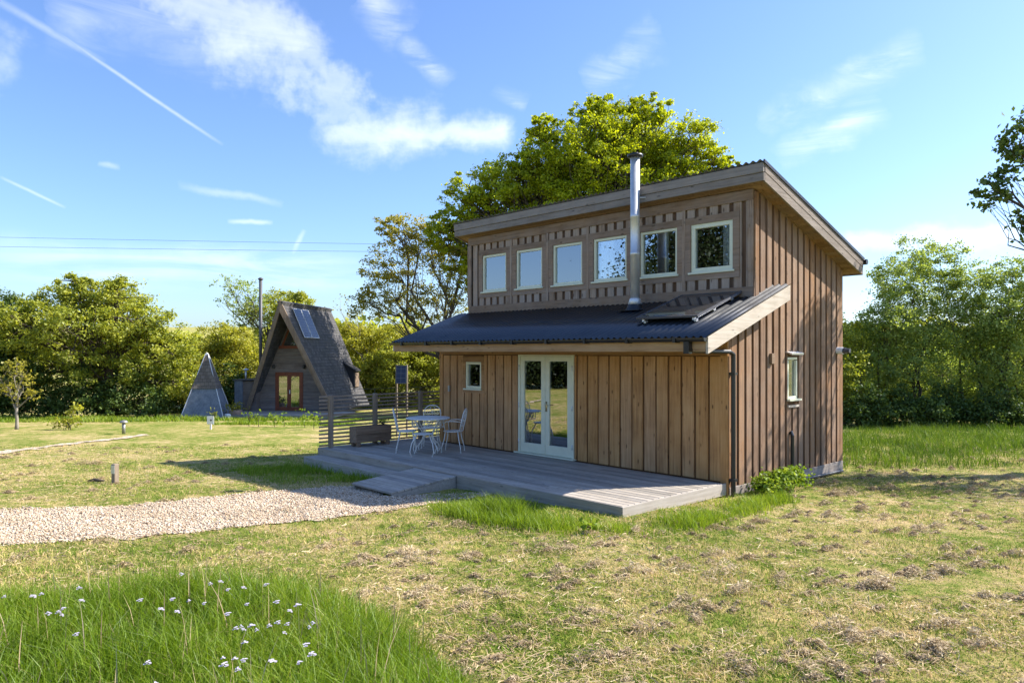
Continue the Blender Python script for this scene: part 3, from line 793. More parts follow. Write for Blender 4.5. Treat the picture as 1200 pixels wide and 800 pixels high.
# gutter
mb = MB(); n = 10
for x in (-HL - .40, .33):
    for k in range(n + 1):
        an = math.pi + math.pi * k / n
        mb.v += [(x, -1.155 + .056 * math.cos(an), 2.305 + .06 * math.sin(an)), (x, -1.155 + .05 * math.cos(an), 2.305 + .054 * math.sin(an))]
for k in range(n):
    p, q = 2 * k, 2 * (n + 1) + 2 * k
    mb.f += [(p, p + 2, q + 2, q), (p + 1, q + 1, q + 3, p + 3)]
    mb.f += [(p, p + 1, p + 3, p + 2), (q, q + 2, q + 3, q + 1)]
mb.f += [(0, 2 * n + 2, 2 * n + 3, 1), (2 * n, 2 * n + 1, 4 * n + 3, 4 * n + 2)]
mb.f += [tuple(range(0, 2 * n + 2, 2)), tuple(range(2 * n + 2, 4 * n + 4, 2))[::-1]]
gu = mb.build('gutter', M['black'], house)
x = -7.4
while x < .2: MB().box(x, x + .05, -1.225, -1.094, 2.235, 2.32).build('bracket', M['black'], gu); x += .9
mb = MB(); mb.box(-.02, .075, -1.2, -1.11, 2.07, 2.25)
mb.tube([(.03, -1.15, 2.13), (.06, -1.0, 2.115), (.085, -.06, 2.10), (.09, .03, 2.06), (.09, .04, 1.98)], .036, 10).tube([(.09, .04, 2.06), (.09, .04, -.27)], .038, 10)
for zz in (1.75, .05): mb.box(.03, .14, .0, .085, zz - .02, zz + .02)
mb.build('downpipe', M['black'], house)
# flashing + panel + flue on the lean-to
q = []
for xx, yy in ((-1.40, -.53), (-.2, -.53), (-.2, .83), (-1.40, .83)): q.append((xx, yy, zl(yy) + .105 - .02 * (yy + .53)))
sp_ = solar(house, q, M['cells_dark'], fmat='lead')
for xx in (-1.28, -.3):
    mb = MB()
    for yy in (-.42, .1, .65): mb.box(xx - .02, xx + .02, yy - .03, yy + .03, zl(yy) + .005, zl(yy) + .075)
    mb.hexa([(xx - .02, -.5, zl(-.5) + .055), (xx + .02, -.5, zl(-.5) + .055), (xx + .02, .78, zl(.78) + .045), (xx - .02, .78, zl(.78) + .045)],
            [(xx - .02, -.5, zl(-.5) + .10), (xx + .02, -.5, zl(-.5) + .10), (xx + .02, .78, zl(.78) + .075), (xx - .02, .78, zl(.78) + .075)])
    mb.build('mounting_rail', M['galv'], sp_)
fx, fy = -2.19, .47
fl = MB().lathe([(0.086, 2.95), (0.086, 3.9), (0.090, 3.902), (0.090, 3.95), (0.086, 3.952), (0.086, 4.6), (0.090, 4.602), (0.090, 4.65), (0.086, 4.652), (0.086, 5.72)], (fx, fy, 0), 32).build('flue', M['galv'], house, True)
MB().lathe([(.11, 2.98), (.135, 2.985), (.10, 3.08), (.096, 3.09)], (fx, fy, 0), 28).build('collar', M['galv'], fl, True)
MB().lathe([(.2, 2.86), (.15, 2.93), (.13, 2.98)], (fx, fy, 0), 24).box(fx - .25, fx + .25, fy - .22, fy + .35, 2.86, 2.868, None).build('boot', M['black'], fl)
MB().lathe([(.125, 5.72), (.145, 5.735), (.145, 5.775), (.06, 5.80), (.06, 5.81)], (fx, fy, 0), 28).build('cowl', M['black'], fl, True)
MB().tube([(fx + .05, fy + .08, 4.98), (fx + .12, fy + .17, 4.98)], .012).build('bracket', M['galv'], fl)
# ---- main roof
RX0, RX1, RY0, RY1 = -HL - .30, .296, .632, 4.66
zr = lambda y: zs(y) + .315
mb = MB(); corrugated(mb, RX0 - .03, RX1 + .03, RY0 - .04, RY1 + .04, zr, amp=.018)
rf = mb.build('main_roof', M['roof'], house, True)
mb = MB(); x = RX0 + .05
e0, e1 = RY0 + .04, RY1 - .03
yb0 = e0
while yb0 < e1:
    yb1 = min(yb0 + .12, e1) - .004
    mb.hexa([(RX0 + .04, yb0, zs(yb0) + .02), (RX1 - .04, yb0, zs(yb0) + .02), (RX1 - .04, yb1, zs(yb1) + .02), (RX0 + .04, yb1, zs(yb1) + .02)],
            [(RX0 + .04, yb0, zs(yb0) + .05), (RX1 - .04, yb0, zs(yb0) + .05), (RX1 - .04, yb1, zs(yb1) + .05), (RX0 + .04, yb1, zs(yb1) + .05)])
    yb0 += .12
mb.build('soffit', M['soffit'], rf)
MB().hexa([(RX0 + .05, e0 + .02, zs(e0) + .06), (RX1 - .05, e0 + .02, zs(e0) + .06), (RX1 - .05, e1 - .02, zs(e1) + .06), (RX0 + .05, e1 - .02, zs(e1) + .06)],
          [(RX0 + .05, e0 + .02, zs(e0) + .29), (RX1 - .05, e0 + .02, zs(e0) + .29), (RX1 - .05, e1 - .02, zs(e1) + .29), (RX0 + .05, e1 - .02, zs(e1) + .29)]).build('roof_deck', M['core'], rf)
MB().box(RX0, RX1 - .0, RY0, RY0 + .035, 4.90, 5.035).box(RX0, RX1, RY0 - .016, RY0 + .03, 5.04, 5.195).build('fascia', M['fascia'], rf, bevel=.004)
MB().box(RX0, RX1, RY1 - .03, RY1, zs(RY1), zs(RY1) + .28).build('fascia', M['fascia'], rf)
barge(RX1 - .036, RY0 + .036, RY1, zs, .15, .15, M['fascia_y'], rf); barge(RX1 - .03, RY0 + .036, RY1, zs, .30, .146, M['fascia_y'], rf)
barge(RX0, RY0 + .036, RY1, zs, .30, .30, M['fascia_y'], rf)
mb = MB(); mb.hexa([(RX1 + .005, RY0 - .02, zr(RY0) - .03), (RX1 + .03, RY0 - .02, zr(RY0) - .03), (RX1 + .03, RY1 + .03, zr(RY1) - .03), (RX1 + .005, RY1 + .03, zr(RY1) - .03)],
                   [(RX1 + .005, RY0 - .02, zr(RY0) + .025), (RX1 + .03, RY0 - .02, zr(RY0) + .025), (RX1 + .03, RY1 + .03, zr(RY1) + .025), (RX1 + .005, RY1 + .03, zr(RY1) + .025)])
mb.build('verge_trim', M['black'], rf)
MB().tube([(RX0 - .05, RY1 + .07, zr(RY1) - .05), (RX1 + .06, RY1 + .07, zr(RY1) - .05)], .055, 10).build('gutter', M['black'], house)
# ---- small fittings
MB().box(.028, .075, 1.34, 1.44, 1.89, 2.07).build('alarm_box', M['planter'], house, bevel=.004)
vp = MB().tube([(.02, 4.1, 2.12), (.14, 4.1, 2.12)], .07, 14).build('vent_pipe', M['white'], house)
MB().tube([(.142, 4.1, 2.12), (.19, 4.1, 2.12), (.19, 4.1, 2.12), (.27, 4.1, 2.12)], [.06, .06, .045, .045], 14).build('vent_cap', M['lead'], vp)
MB().tube([(.0, 2.09, .62), (.06, 2.09, .66), (.075, 2.09, .60), (.075, 2.09, -.26)], .032, 10).box(.03, .1, 2.04, 2.14, -.02, .01).build('waste_pipe', M['black'], house)
MB().tube([(.06, 2.1, -.24), (.08, 4.2, -.27)], .03, 8).build('waste_pipe', M['black'], house)
MB().box(-7.17, -7.11, -.062, -.027, 1.18, 1.32).build('key_safe', M['stone_grey'], house, bevel=.004)

# ================================================================== DECK
deck = thing('timber_deck', 'weathered grey timber deck with a short ramp in front of the larch house', 'deck', (0, 0, 0))
mb = MB(); y = -2.66
while y < -.12:
    x1 = -.012
    x = -8.42 + random.uniform(0, 1)
    cuts = [-8.42] + sorted(random.uniform(-7.5, -1) for _ in range(2)) + [x1]
    for a, b in zip(cuts, cuts[1:]):
        if b - a > .05: mb.box(a, b - .006, y, min(y + .130, -.04), -.032, random.uniform(-.001, .001))
    y += .1425
y = -.02
while y < 2.4:
    mb.box(-8.42, -HL - .04, y, y + .127, -.032, 0); y += .1425
mb.build('deck_boards', M['deck'], deck, bevel=.004)
mb = MB(); mb.box(-8.43, -.012, -2.685, -2.662, -.40, -.004)
mb.build('front_fascia', M['deck'], deck, bevel=.003)
MB().box(-.010, .012, -2.685, -.04, -.19, -.004).build('side_fascia', M['deck_y'], deck, bevel=.003)
MB().box(-8.3, -.2, -2.6, -.1, -.34, -.05).box(-8.3, -HL - .1, -.1, 2.4, -.34, -.05).build('joist_frame', M['core'], deck)
mb = MB(); y = -3.08
for k in range(3):
    mb.box(-8.28, -4.77, y, y + .121, -.172, -.145); y += .133
mb.box(-8.28, -4.77, -3.098, -3.076, -.42, -.147)
mb.build('step', M['deck'], deck, bevel=.003)
mb = MB(); n = 10
for k in range(n):
    ya, yb = -4.02 + k * 1.32 / n, -4.02 + (k + 1) * 1.32 / n - .012
    za, zb = -.135 + .115 * k / n, -.135 + .115 * (k + 1) / n
    mb.hexa([(-4.76, ya, za - .03), (-3.56, ya, za - .03), (-3.56, yb, zb - .03), (-4.76, yb, zb - .03)], [(-4.76, ya, za), (-3.56, ya, za), (-3.56, yb, zb), (-4.76, yb, zb)])
for x in (-4.74, -3.6):
    mb.hexa([(x, -4.0, -.3), (x + .035, -4.0, -.3), (x + .035, -2.7, -.3), (x, -2.7, -.3)], [(x, -4.0, -.167), (x + .035, -4.0, -.167), (x + .035, -2.7, -.055), (x, -2.7, -.055)])
mb.build('ramp', M['deck'], deck, bevel=.003)

# ================================================================== FENCE
fence = thing('slatted_fence', 'open horizontal slat timber fence along the left end of the deck', 'fence', (-8.27, 0, 0))
mb = MB()
for k in range(14): mb.box(-.012, .012, -2.74, 2.45, .03 + k * .082, .03 + k * .082 + .036)
mb.build('slats', M['fence'], fence, bevel=.002)
for y in (-2.49, -1.36, -.08, 1.2, 2.38):
    MB().box(.014, .10, y - .045, y + .045, .001, 1.145).build('post', M['post'], fence, bevel=.004)
mb = MB()
mb.tube([(.05, -2.49, 1.25), (.05, 2.38, 1.25)], .004, 5)
for y in (-2.49, -1.36, -.08, 1.2, 2.38): mb.tube([(.05, y, 1.146), (.05, y, 1.25)], .005, 5)
mb.build('wire', M['lead'], fence)

# planter on the deck
pl = thing('planter_box', 'dark weathered wooden trough planter standing on the deck by the fence', 'planter', (-7.98, -1.62, 0))
mb = MB(); mb.box(.125, .145, -.46, .46, .09, .265).box(.125, .145, -.46, .46, .27, .44).box(-.145, -.125, -.46, .46, .09, .44)
mb.box(-.125, .125, -.46, -.44, .09, .44).box(-.125, .125, .44, .46, .09, .44).box(-.125, .125, -.44, .44, .09, .12)
mb.build('trough', M['planter'], pl, bevel=.004)
MB().box(-.124, .124, -.439, .439, .12, .39).build('soil', plain('soil', (.06, .04, .025), .95), pl)
for sx in (-.1, .1):
    for sy in (-.38, .38): MB().box(sx - .035, sx + .035, sy - .04, sy + .04, .0, .09).build('foot', M['planter'], pl)

# ------------------------------------------------------------------ vegetation builders
def leaf_cloud(P, size, up=.35, out=None):
    """rhombic folded leaves at points P"""
    n = len(P); s = size * RNG.uniform(.6, 1.35, n)
    u = RNG.normal(0, 1, (n, 3)); u /= np.linalg.norm(u, axis=1)[:, None]
    t = RNG.normal(0, 1, (n, 3)); t[:, 2] += up * 2; 
    if out is not None: t = t * .75 + out * 1.1
    nn = np.cross(u, t); nn = np.cross(nn, u); nn /= np.linalg.norm(nn, axis=1)[:, None] + 1e-9
    wv = np.cross(u, nn)
    s = s[:, None]
    V = np.stack([P - u * s * .5, P + wv * s * .36 + nn * s * .1, P + u * s * .5, P - wv * s * .36 + nn * s * .1], 1).reshape(-1, 3)
    return V, np.arange(n * 4).reshape(n, 4)
def curve(a, b, wob, n=4):
    a, b = np.asarray(a, float), np.asarray(b, float); L = np.linalg.norm(b - a); r = []
    for i in range(n + 1):
        t = i / n; p = a + (b - a) * t + RNG.normal(0, wob * L, 3) * math.sin(math.pi * t); r.append(p)
    return r
def tree(name, label, X, Y, lobes, trunk_r=.25, fork=.35, leaf=.16, tips=60, per=40, mleaf=None, mbark=None, group=None, cat='tree', spread=.2,
         stems=1, stem_w=0.0, twig=True, shell=.45, rz=TH, z=None, up=.35):
    """lobes: (dx, dy, dz, rx, ry, rz_, weight) in the site frame, from the base"""
    z0 = (gf(Y) if z is None else z) - .03
    if leaf > .13 and per > 8: leaf, per, tips, spread, shell, up = leaf * .68, per * 1.55, tips * 1.25, spread * .72, shell * .8, .8
    t = thing(name, label, cat, W(X, Y, z0), rz, group)
    mb = MB(); Ps = []; Os = []
    top = max(l[2] for l in lobes); cxm = np.mean([l[0] for l in lobes]); cym = np.mean([l[1] for l in lobes])
    bases = []
    for s in range(stems):
        bx = RNG.uniform(-stem_w, stem_w); by = RNG.uniform(-stem_w * .4, stem_w * .4)
        fk = np.array([bx + (cxm - bx) * .25 * fork, by + (cym - by) * .25 * fork, top * fork])
        pts = curve((bx, by, 0), fk, .04, 4); rr = trunk_r * RNG.uniform(.7, 1.1) / (1 + .25 * (stems - 1) ** .5)
        mb.tube(pts, [rr * 1.35, rr * 1.05, rr * .95, rr * .88, rr * .8], 9); bases.append((fk, rr))
    for (lx, ly, lz, rx, ry, rz_, wt) in lobes:
        c = np.array([lx, ly, lz])
        fk, rr = min(bases, key=lambda b: abs(b[0][0] - lx) + RNG.random() * .3)
        st = fk - np.array([0, 0, 1]) * RNG.uniform(0, .25) * fk[2]
        limb = curve(st, c, .07, 5); r0 = rr * .55
        mb.tube(limb, [r0, r0 * .8, r0 * .62, r0 * .48, r0 * .36, r0 * .24], 6)
        nt_ = max(3, int(tips * wt))
        d = RNG.normal(0, 1, (nt_, 3)); d /= np.linalg.norm(d, axis=1)[:, None]
        rad = RNG.random(nt_) ** shell
        T = c + d * rad[:, None] * np.array([rx, ry, rz_])
        T[:, 2] = np.maximum(T[:, 2], .15)
        if twig:
            for q in T[:max(6, nt_ // 2)]:
                src = limb[RNG.integers(2, 6)]
                tw = curve(src, q, .1, 3); r1 = max(.008, r0 * .2)
                mb.tube(tw, [r1, r1 * .7, r1 * .45, r1 * .2], 4, False)
        m_ = (rx + ry + rz_) / 3 * spread
        k = np.maximum(2, (per * RNG.uniform(.4, 1.5, nt_)).astype(int))
        idx_ = np.repeat(np.arange(nt_), k)
        P = T[idx_] + RNG.normal(0, 1, (len(idx_), 3)) * np.array([1, 1, .6]) * m_ * RNG.uniform(.5, 1.3, nt_)[idx_][:, None]
        Ps.append(P); q = (P - c) / np.array([rx, ry, rz_]); Os.append(q / (np.linalg.norm(q, axis=1)[:, None] + .3))
    P = np.concatenate(Ps, 0); P[:, 2] = np.maximum(P[:, 2], .06)
    mb.build('trunk', mbark or M['bark'], t, True)
    V, F = leaf_cloud(P, leaf, up, np.concatenate(Os, 0))
    link('crown', fast_mesh('crown', V, F), mleaf, t)
    return t
def lobes_px(X, Y, items, z0=None):
    """outline of a crown measured on site: (px, py, half width, half height, weight) seen at depth Y"""
    zb = gf(Y) if z0 is None else z0; r = []
    for px, py, hw, hh, wt in items:
        k = Y / 855
        dyy = RNG.uniform(-.5, .5) * hw * k
        r.append(((px - 600) * k - X, dyy, 2.1 + (412 - py) * k - zb, hw * k, hw * k * .9, hh * k, wt))
    return r
M['oak'] = leafmat('oak_leaf', [(.05, (.16, .20, .01)), (.4, (.32, .38, .018)), (.8, (.46, .52, .028)), (1, (.56, .60, .045))], .55, (1.4, 1.3, .4))
M['hedge'] = leafmat('hedge_leaf', [(.05, (0.125, 0.17, 0.022)), (.45, (0.30, 0.335, 0.045)), (.8, (0.50, 0.51, 0.08)), (1, (0.57, 0.56, 0.13))], .5)
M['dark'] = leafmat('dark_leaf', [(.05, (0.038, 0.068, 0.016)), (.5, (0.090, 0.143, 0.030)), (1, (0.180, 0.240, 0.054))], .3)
M['yellow'] = leafmat('yellow_green_leaf', [(.05, (0.165, 0.178, 0.025)), (.45, (0.345, 0.357, 0.045)), (.8, (0.510, 0.491, 0.077)), (1, (0.620, 0.521, 0.129))], .5)
M['autumn'] = leafmat('budding_oak_leaf', [(.05, (0.158, 0.165, 0.030)), (.45, (0.290, 0.275, 0.047)), (.8, (0.436, 0.384, 0.072)), (1, (0.528, 0.371, 0.107))], .5)
M['willow'] = leafmat('willow_leaf', [(.05, (0.122, 0.177, 0.040)), (.45, (0.257, 0.338, 0.082)), (.8, (0.410, 0.485, 0.146)), (1, (0.546, 0.588, 0.235))], .5)

# big oak behind the house
X0, Y0 = 4.4, 40.0
tree('oak_tree', 'large bright yellow green oak rising behind the larch house roof', X0, Y0, lobes_px(X0, Y0, [
    (690, 185, 60, 50, 1), (745, 160, 55, 48, 1), (800, 175, 48, 42, .9), (640, 195, 45, 48, .9), (835, 190, 26, 24, .45), (590, 225, 42, 42, .9), (548, 235, 34, 36, .7), (530, 268, 38, 28, .6),
    (600, 280, 55, 45, .9), (680, 260, 60, 50, .9), (760, 240, 60, 50, .9), (830, 250, 40, 45, .7), (560, 310, 40, 30, .5), (700, 130, 34, 22, .5), (762, 126, 30, 18, .45), (640, 150, 24, 22, .35), (660, 330, 70, 40, .6), (780, 330, 70, 40, .6), (720, 165, 60, 45, 1), (660, 215, 60, 45, 1), (790, 210, 55, 45, 1), (610, 205, 34, 30, .6), (850, 195, 16, 14, .25), (725, 215, 60, 45, .8)]),
    trunk_r=.55, fork=.42, leaf=.21, tips=120, per=46, mleaf=M['oak'], spread=.125)
# budding oak at the left corner of the house
X0, Y0 = -3.6, 41.5
tree('budding_oak', 'thin half bare oak with brownish buds left of the larch house', X0, Y0, lobes_px(X0, Y0, [
    (475, 275, 36, 24, .7), (450, 310, 34, 28, .7), (505, 290, 36, 34, .7), (530, 320, 36, 40, .7), (470, 345, 45, 30, .7), (435, 355, 30, 22, .5), (510, 355, 40, 24, .5), (455, 262, 20, 14, .3), (545, 285, 26, 26, .4)]),
    trunk_r=.26, fork=.3, leaf=.19, tips=70, per=26, mleaf=M['autumn'], spread=.16)
# left boundary trees
X0, Y0 = -20.5, 37.0
tree('boundary_oak', 'broad spreading yellow green oak at the far left of the lawn', X0, Y0, lobes_px(X0, Y0, [
    (75, 350, 45, 26, 1), (125, 348, 45, 24, 1), (45, 385, 50, 32, 1), (110, 390, 55, 34, 1.1), (165, 380, 45, 32, 1), (195, 405, 40, 30, .9), (60, 430, 50, 28, .8), (130, 430, 55, 28, .8), (185, 445, 40, 26, .6), (138, 330, 14, 9, .25), (85, 330, 22, 10, .3), (20, 365, 20, 18, .4)]),
    trunk_r=.4, fork=.3, leaf=.185, tips=62, per=56, mleaf=M['hedge'], spread=.17)
X0, Y0 = -27.2, 37.0
tree('boundary_ash', 'dark green tree cut off by the left edge of the view', X0, Y0, lobes_px(X0, Y0, [
    (-10, 365, 40, 28, 1), (5, 400, 40, 35, 1), (-30, 410, 50, 45, 1), (10, 445, 40, 30, .8)]), trunk_r=.3, fork=.3, leaf=.185, tips=60, per=56, mleaf=M['dark'], spread=.2)
X0, Y0 = -17.2, 43
tree('boundary_hawthorn', 'rounded olive green hawthorn between the shingled shed and the left oak', X0, Y0, lobes_px(X0, Y0, [
    (255, 400, 34, 24, 1), (225, 425, 34, 32, 1), (280, 415, 30, 30, 1), (250, 450, 45, 30, 1), (295, 445, 30, 30, .8), (210, 460, 30, 26, .7)]), trunk_r=.25, fork=.25, leaf=.185, tips=60, per=56, mleaf=M['yellow'], spread=.2)
X0, Y0 = -15.2, 47
tree('ash_sapling', 'wispy young tree with open branches above the steep roofed cabin', X0, Y0, lobes_px(X0, Y0, [
    (270, 335, 24, 14, .5), (292, 345, 26, 20, .6), (262, 352, 14, 12, .3), (285, 370, 24, 18, .5), (305, 360, 20, 18, .4)]), trunk_r=.16, fork=.55, leaf=.2, tips=46, per=9, mleaf=M['willow'], spread=.2)
X0, Y0 = -12.9, 48
tree('field_maple', 'bushy green tree standing directly behind the steep roofed cabin', X0, Y0, lobes_px(X0, Y0, [
    (330, 352, 30, 14, .7), (352, 350, 16, 9, .4), (310, 372, 34, 22, .8), (345, 375, 34, 24, .8), (325, 410, 40, 30, .9), (375, 400, 34, 30, .8)]), trunk_r=.25, fork=.4, leaf=.185, tips=60, per=49, mleaf=M['hedge'], spread=.2)
X0, Y0 = -9.3, 47
tree('bare_sapling', 'pale nearly leafless sapling right of the steep roof', X0, Y0, lobes_px(X0, Y0, [(400, 362, 12, 16, .5), (420, 370, 14, 14, .5), (408, 385, 18, 12, .4)]), trunk_r=.1, fork=.5, leaf=.14, tips=26, per=3, mleaf=M['autumn'], mbark=M['bark_pale'], spread=.25)
X0, Y0 = -7.9, 48
tree('hedgerow_thorn', 'tall yellow green thorn bush between the steep roof and the deck fence', X0, Y0, lobes_px(X0, Y0, [
    (415, 395, 26, 20, .8), (440, 400, 30, 24, .9), (475, 400, 32, 24, .9), (505, 405, 28, 26, .8), (425, 430, 34, 28, .9), (460, 435, 34, 30, .9), (500, 440, 34, 28, .9), (540, 420, 40, 40, .9)]), trunk_r=.2, fork=.2, leaf=.19, tips=60, per=55, mleaf=M['yellow'], spread=.2, stems=3, stem_w=2.2)
X0, Y0 = -6.2, 46
tree('hedgerow_hazel', 'mid green hazel bush behind the post mounted solar panel', X0, Y0, lobes_px(X0, Y0, [
    (440, 435, 30, 24, .8), (470, 425, 28, 28, .9), (505, 420, 28, 30, .9), (440, 465, 30, 20, .7), (465, 460, 34, 22, .8), (505, 460, 34, 24, .9), (545, 440, 34, 34, .8)]), trunk_r=.16, fork=.2, leaf=.185, tips=70, per=56, mleaf=M['hedge'], spread=.2, stems=4, stem_w=2)
# right hedge
M_w = M['willow']
X0, Y0 = 17.2, 31
tree('willow_scrub', 'tall airy grey green willow behind the right end of the house', X0, Y0, lobes_px(X0, Y0, [
    (1070, 300, 34, 26, .4), (1110, 303, 36, 26, .4), (1040, 330, 34, 28, .5), (1085, 340, 44, 32, 1), (1135, 335, 34, 30, .9), (1030, 375, 36, 34, 1), (1080, 385, 46, 36, 1.1), (1130, 385, 40, 36, 1), (1060, 435, 50, 36, 1), (1120, 440, 50, 36, 1), (1015, 420, 30, 40, .8)]),
    trunk_r=.15, fork=.22, leaf=.135, tips=75, per=46, mleaf=M_w, spread=.2, stems=6, stem_w=2.6)
X0, Y0 = 21.4, 30
tree('willow_scrub', 'second airy willow running out of view at the right edge of the picture', X0, Y0, lobes_px(X0, Y0, [
    (1180, 325, 34, 28, .5), (1160, 365, 36, 34, 1), (1205, 370, 44, 38, 1), (1240, 340, 40, 40, 1), (1170, 415, 44, 40, 1), (1220, 430, 50, 40, 1), (1180, 455, 50, 30, .8)]),
    trunk_r=.15, fork=.22, leaf=.135, tips=75, per=48, mleaf=M_w, spread=.2, stems=5, stem_w=2.4)
X0, Y0 = 13.6, 30
tree('alder_bush', 'lower green alder bush next to the house wall end', X0, Y0, lobes_px(X0, Y0, [(975, 430, 34, 36, 1), (1000, 410, 24, 36, .8), (990, 465, 34, 26, .9), (945, 440, 40, 40, 1), (960, 380, 26, 40, .6)]),
    trunk_r=.14, fork=.2, leaf=.16, tips=60, per=30, mleaf=M['hedge'], spread=.2, stems=4, stem_w=1.4)
for kx, px in enumerate((1015, 1065, 1115, 1165, 1215)):
    Y0 = 28.6; X0 = (px - 600) * Y0 / 855
    tree('bramble_bush', ['dark bramble bush nearest the house under the right hedge', 'dark bramble bush second from the house under the right hedge', 'dark bramble bush in the middle of the right hedge foot', 'dark rounded bramble bush second from the right edge',
         'dark bramble bush at the right edge of the view'][kx], X0, Y0, lobes_px(X0, Y0, [(px - 14, 484, 26, 16, .9), (px + 14, 482, 26, 18, .9), (px, 464, 22, 16, .5)]), trunk_r=.05, fork=.15, leaf=.14, tips=60, per=26, mleaf=M['dark'], group='brambles along the hedge foot', cat='bush', spread=.25, stems=3, stem_w=.8)
for kx, px in enumerate((990, 1035, 1080, 1125, 1170, 1215)):
    Y0 = 37 + (kx % 2); X0 = (px - 600) * Y0 / 855
    tree('hedge_bush', ['dense green hedge bush behind the wall end of the house', 'dense green hedge bush second behind the willows from the house', 'dense green hedge bush third behind the willows from the house', 'dense green hedge bush third behind the willows from the right edge',
         'dense green hedge bush second behind the willows from the right edge', 'dense green hedge bush behind the last willow at the right edge'][kx], X0, Y0, lobes_px(X0, Y0, [(px - 14, 400, 24, 22, .9), (px + 12, 404, 26, 22, .9), (px, 440, 32, 28, 1.1), (px - 10, 475, 30, 22, 1), (px + 14, 470, 28, 22, 1)]),
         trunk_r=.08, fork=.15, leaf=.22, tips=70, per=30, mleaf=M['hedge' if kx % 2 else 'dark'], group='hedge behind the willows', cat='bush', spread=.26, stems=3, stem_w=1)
# dark undergrowth at the foot of the left trees
under = [(-15, 'left edge under the dark tree'), (40, 'left part under the broad oak'), (95, 'middle under the broad oak trunk'), (150, 'right part under the broad oak'), (200, 'left side of the shingled shed'), (265, 'gap between shed and cabin'), (330, 'back of the steep roofed cabin'), (395, 'right rear corner of the cabin')]
for px, wh in under:
    Y0 = 36.5 if px < 170 else (41 if px < 300 else 47); X0 = (px - 600) * Y0 / 855
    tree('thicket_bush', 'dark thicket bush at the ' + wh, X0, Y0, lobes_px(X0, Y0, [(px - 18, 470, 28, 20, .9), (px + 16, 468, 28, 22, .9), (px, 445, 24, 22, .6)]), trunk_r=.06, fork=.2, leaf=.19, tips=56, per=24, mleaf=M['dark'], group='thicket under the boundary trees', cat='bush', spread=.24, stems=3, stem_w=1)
# near tree on the right, mostly out of view
X0, Y0 = 13.0, 14.9
lob = [(1165, 222, 22, 24, .9), (1190, 178, 22, 30, 1.2), (1205, 262, 26, 22, 1.1), (1228, 135, 34, 36, 1.3), (1270, 215, 46, 46, 1.3), (1330, 270, 60, 40, 1.5), (1300, 120, 50, 40, .35), (1390, 180, 60, 50, .5), (1430, 110, 60, 40, .3)]
tree('ash_tree', 'dark leaved branches of a near tree reaching in at the right edge', X0, Y0, lobes_px(X0, Y0, lob) + [(-.4, -1.4, 4.9, 1.6, 1.2, .9, 1.5), (1.2, -1.7, 5.2, 1.5, 1.2, .9, 1.4), (-1.2, -.6, 4.6, .9, .9, .7, .8)], trunk_r=.24, fork=.35, leaf=.11, tips=38, per=12, mleaf=M['dark'], spread=.2)
# trees left of the viewpoint, seen in the panes
for X0, Y0, h, lab in ((-28, 7.2, 13.0, 'tall oak left of the viewpoint mirrored in the right hand panes'), (-33, 14, 5.0, 'lower hedge tree left of the viewpoint'), (-36, 20, 5.0, 'round hedge tree beyond the left edge of the lawn'), (-38, 27, 5.2, 'rough hedge tree far left of the gravel path')):
    tree('hedge_tree', lab, X0, Y0, [(0, 0, h * .75, h * .35, h * .35, h * .25, 1), (-h * .28, .4, h * .5, h * .3, h * .35, h * .28, 1), (h * .25, -.8, h * .5, h * .3, h * .35, h * .28, 1), (0, 1.5, h * .3, h * .4, h * .4, h * .25, 1), (.2, -2.2, h * .3, h * .36, h * .4, h * .25, 1)],
         trunk_r=.3, fork=.3, leaf=.3, tips=110, per=46, mleaf=M['shade_leaf'], spread=.3)
# distant wood closing the view
def far_wood():
    P = []
    for X in np.arange(-190, 210, 4.5):
        Y = 92 + RNG.uniform(-5, 5) + abs(X) * .05; h = RNG.uniform(4.5, 7.5)
        n = 420; d = RNG.normal(0, 1, (n, 3)); d /= np.linalg.norm(d, axis=1)[:, None]
        d *= np.array([4, 3, h * .5]) * RNG.random((n, 1)) ** .4
        P.append(np.stack([X + d[:, 0], Y + d[:, 1], gf(Y) + h * .5 + d[:, 2]], 1))
    P = np.concatenate(P, 0); V, F = leaf_cloud(P, .85)
    V = to_world(V[:, 0], V[:, 1], V[:, 2])
    tag(link('far_wood', fast_mesh('far_wood', V, F), M['hedge']), 'distant line of green woodland seen through gaps in the hedges', 'woodland', kind='stuff')
far_wood()
# young tree at the far left
X0, Y0 = -18.6, 27.4
tree('young_tree', 'small staked looking sapling with orange tinged leaves at the left lawn edge', X0, Y0, lobes_px(X0, Y0, [(12, 455, 22, 16, .6), (30, 440, 16, 14, .5), (0, 440, 18, 14, .5), (18, 425, 14, 10, .4), (40, 462, 12, 8, .3)]), trunk_r=.07, fork=.35, leaf=.11, tips=40, per=8, mleaf=M['autumn'], mbark=M['bark_pale'], spread=.2)
X0, Y0 = -16.6, 27.2
tree('shrub', 'small yellow green shrub with dry stems beside the left sapling', X0, Y0, [(0, 0, .35, .5, .4, .3, .6), (.2, .1, .8, .3, .3, .25, .3)], trunk_r=.02, fork=.3, leaf=.1, tips=40, per=12, mleaf=M['yellow'], cat='shrub', stems=4, stem_w=.2, spread=.25)
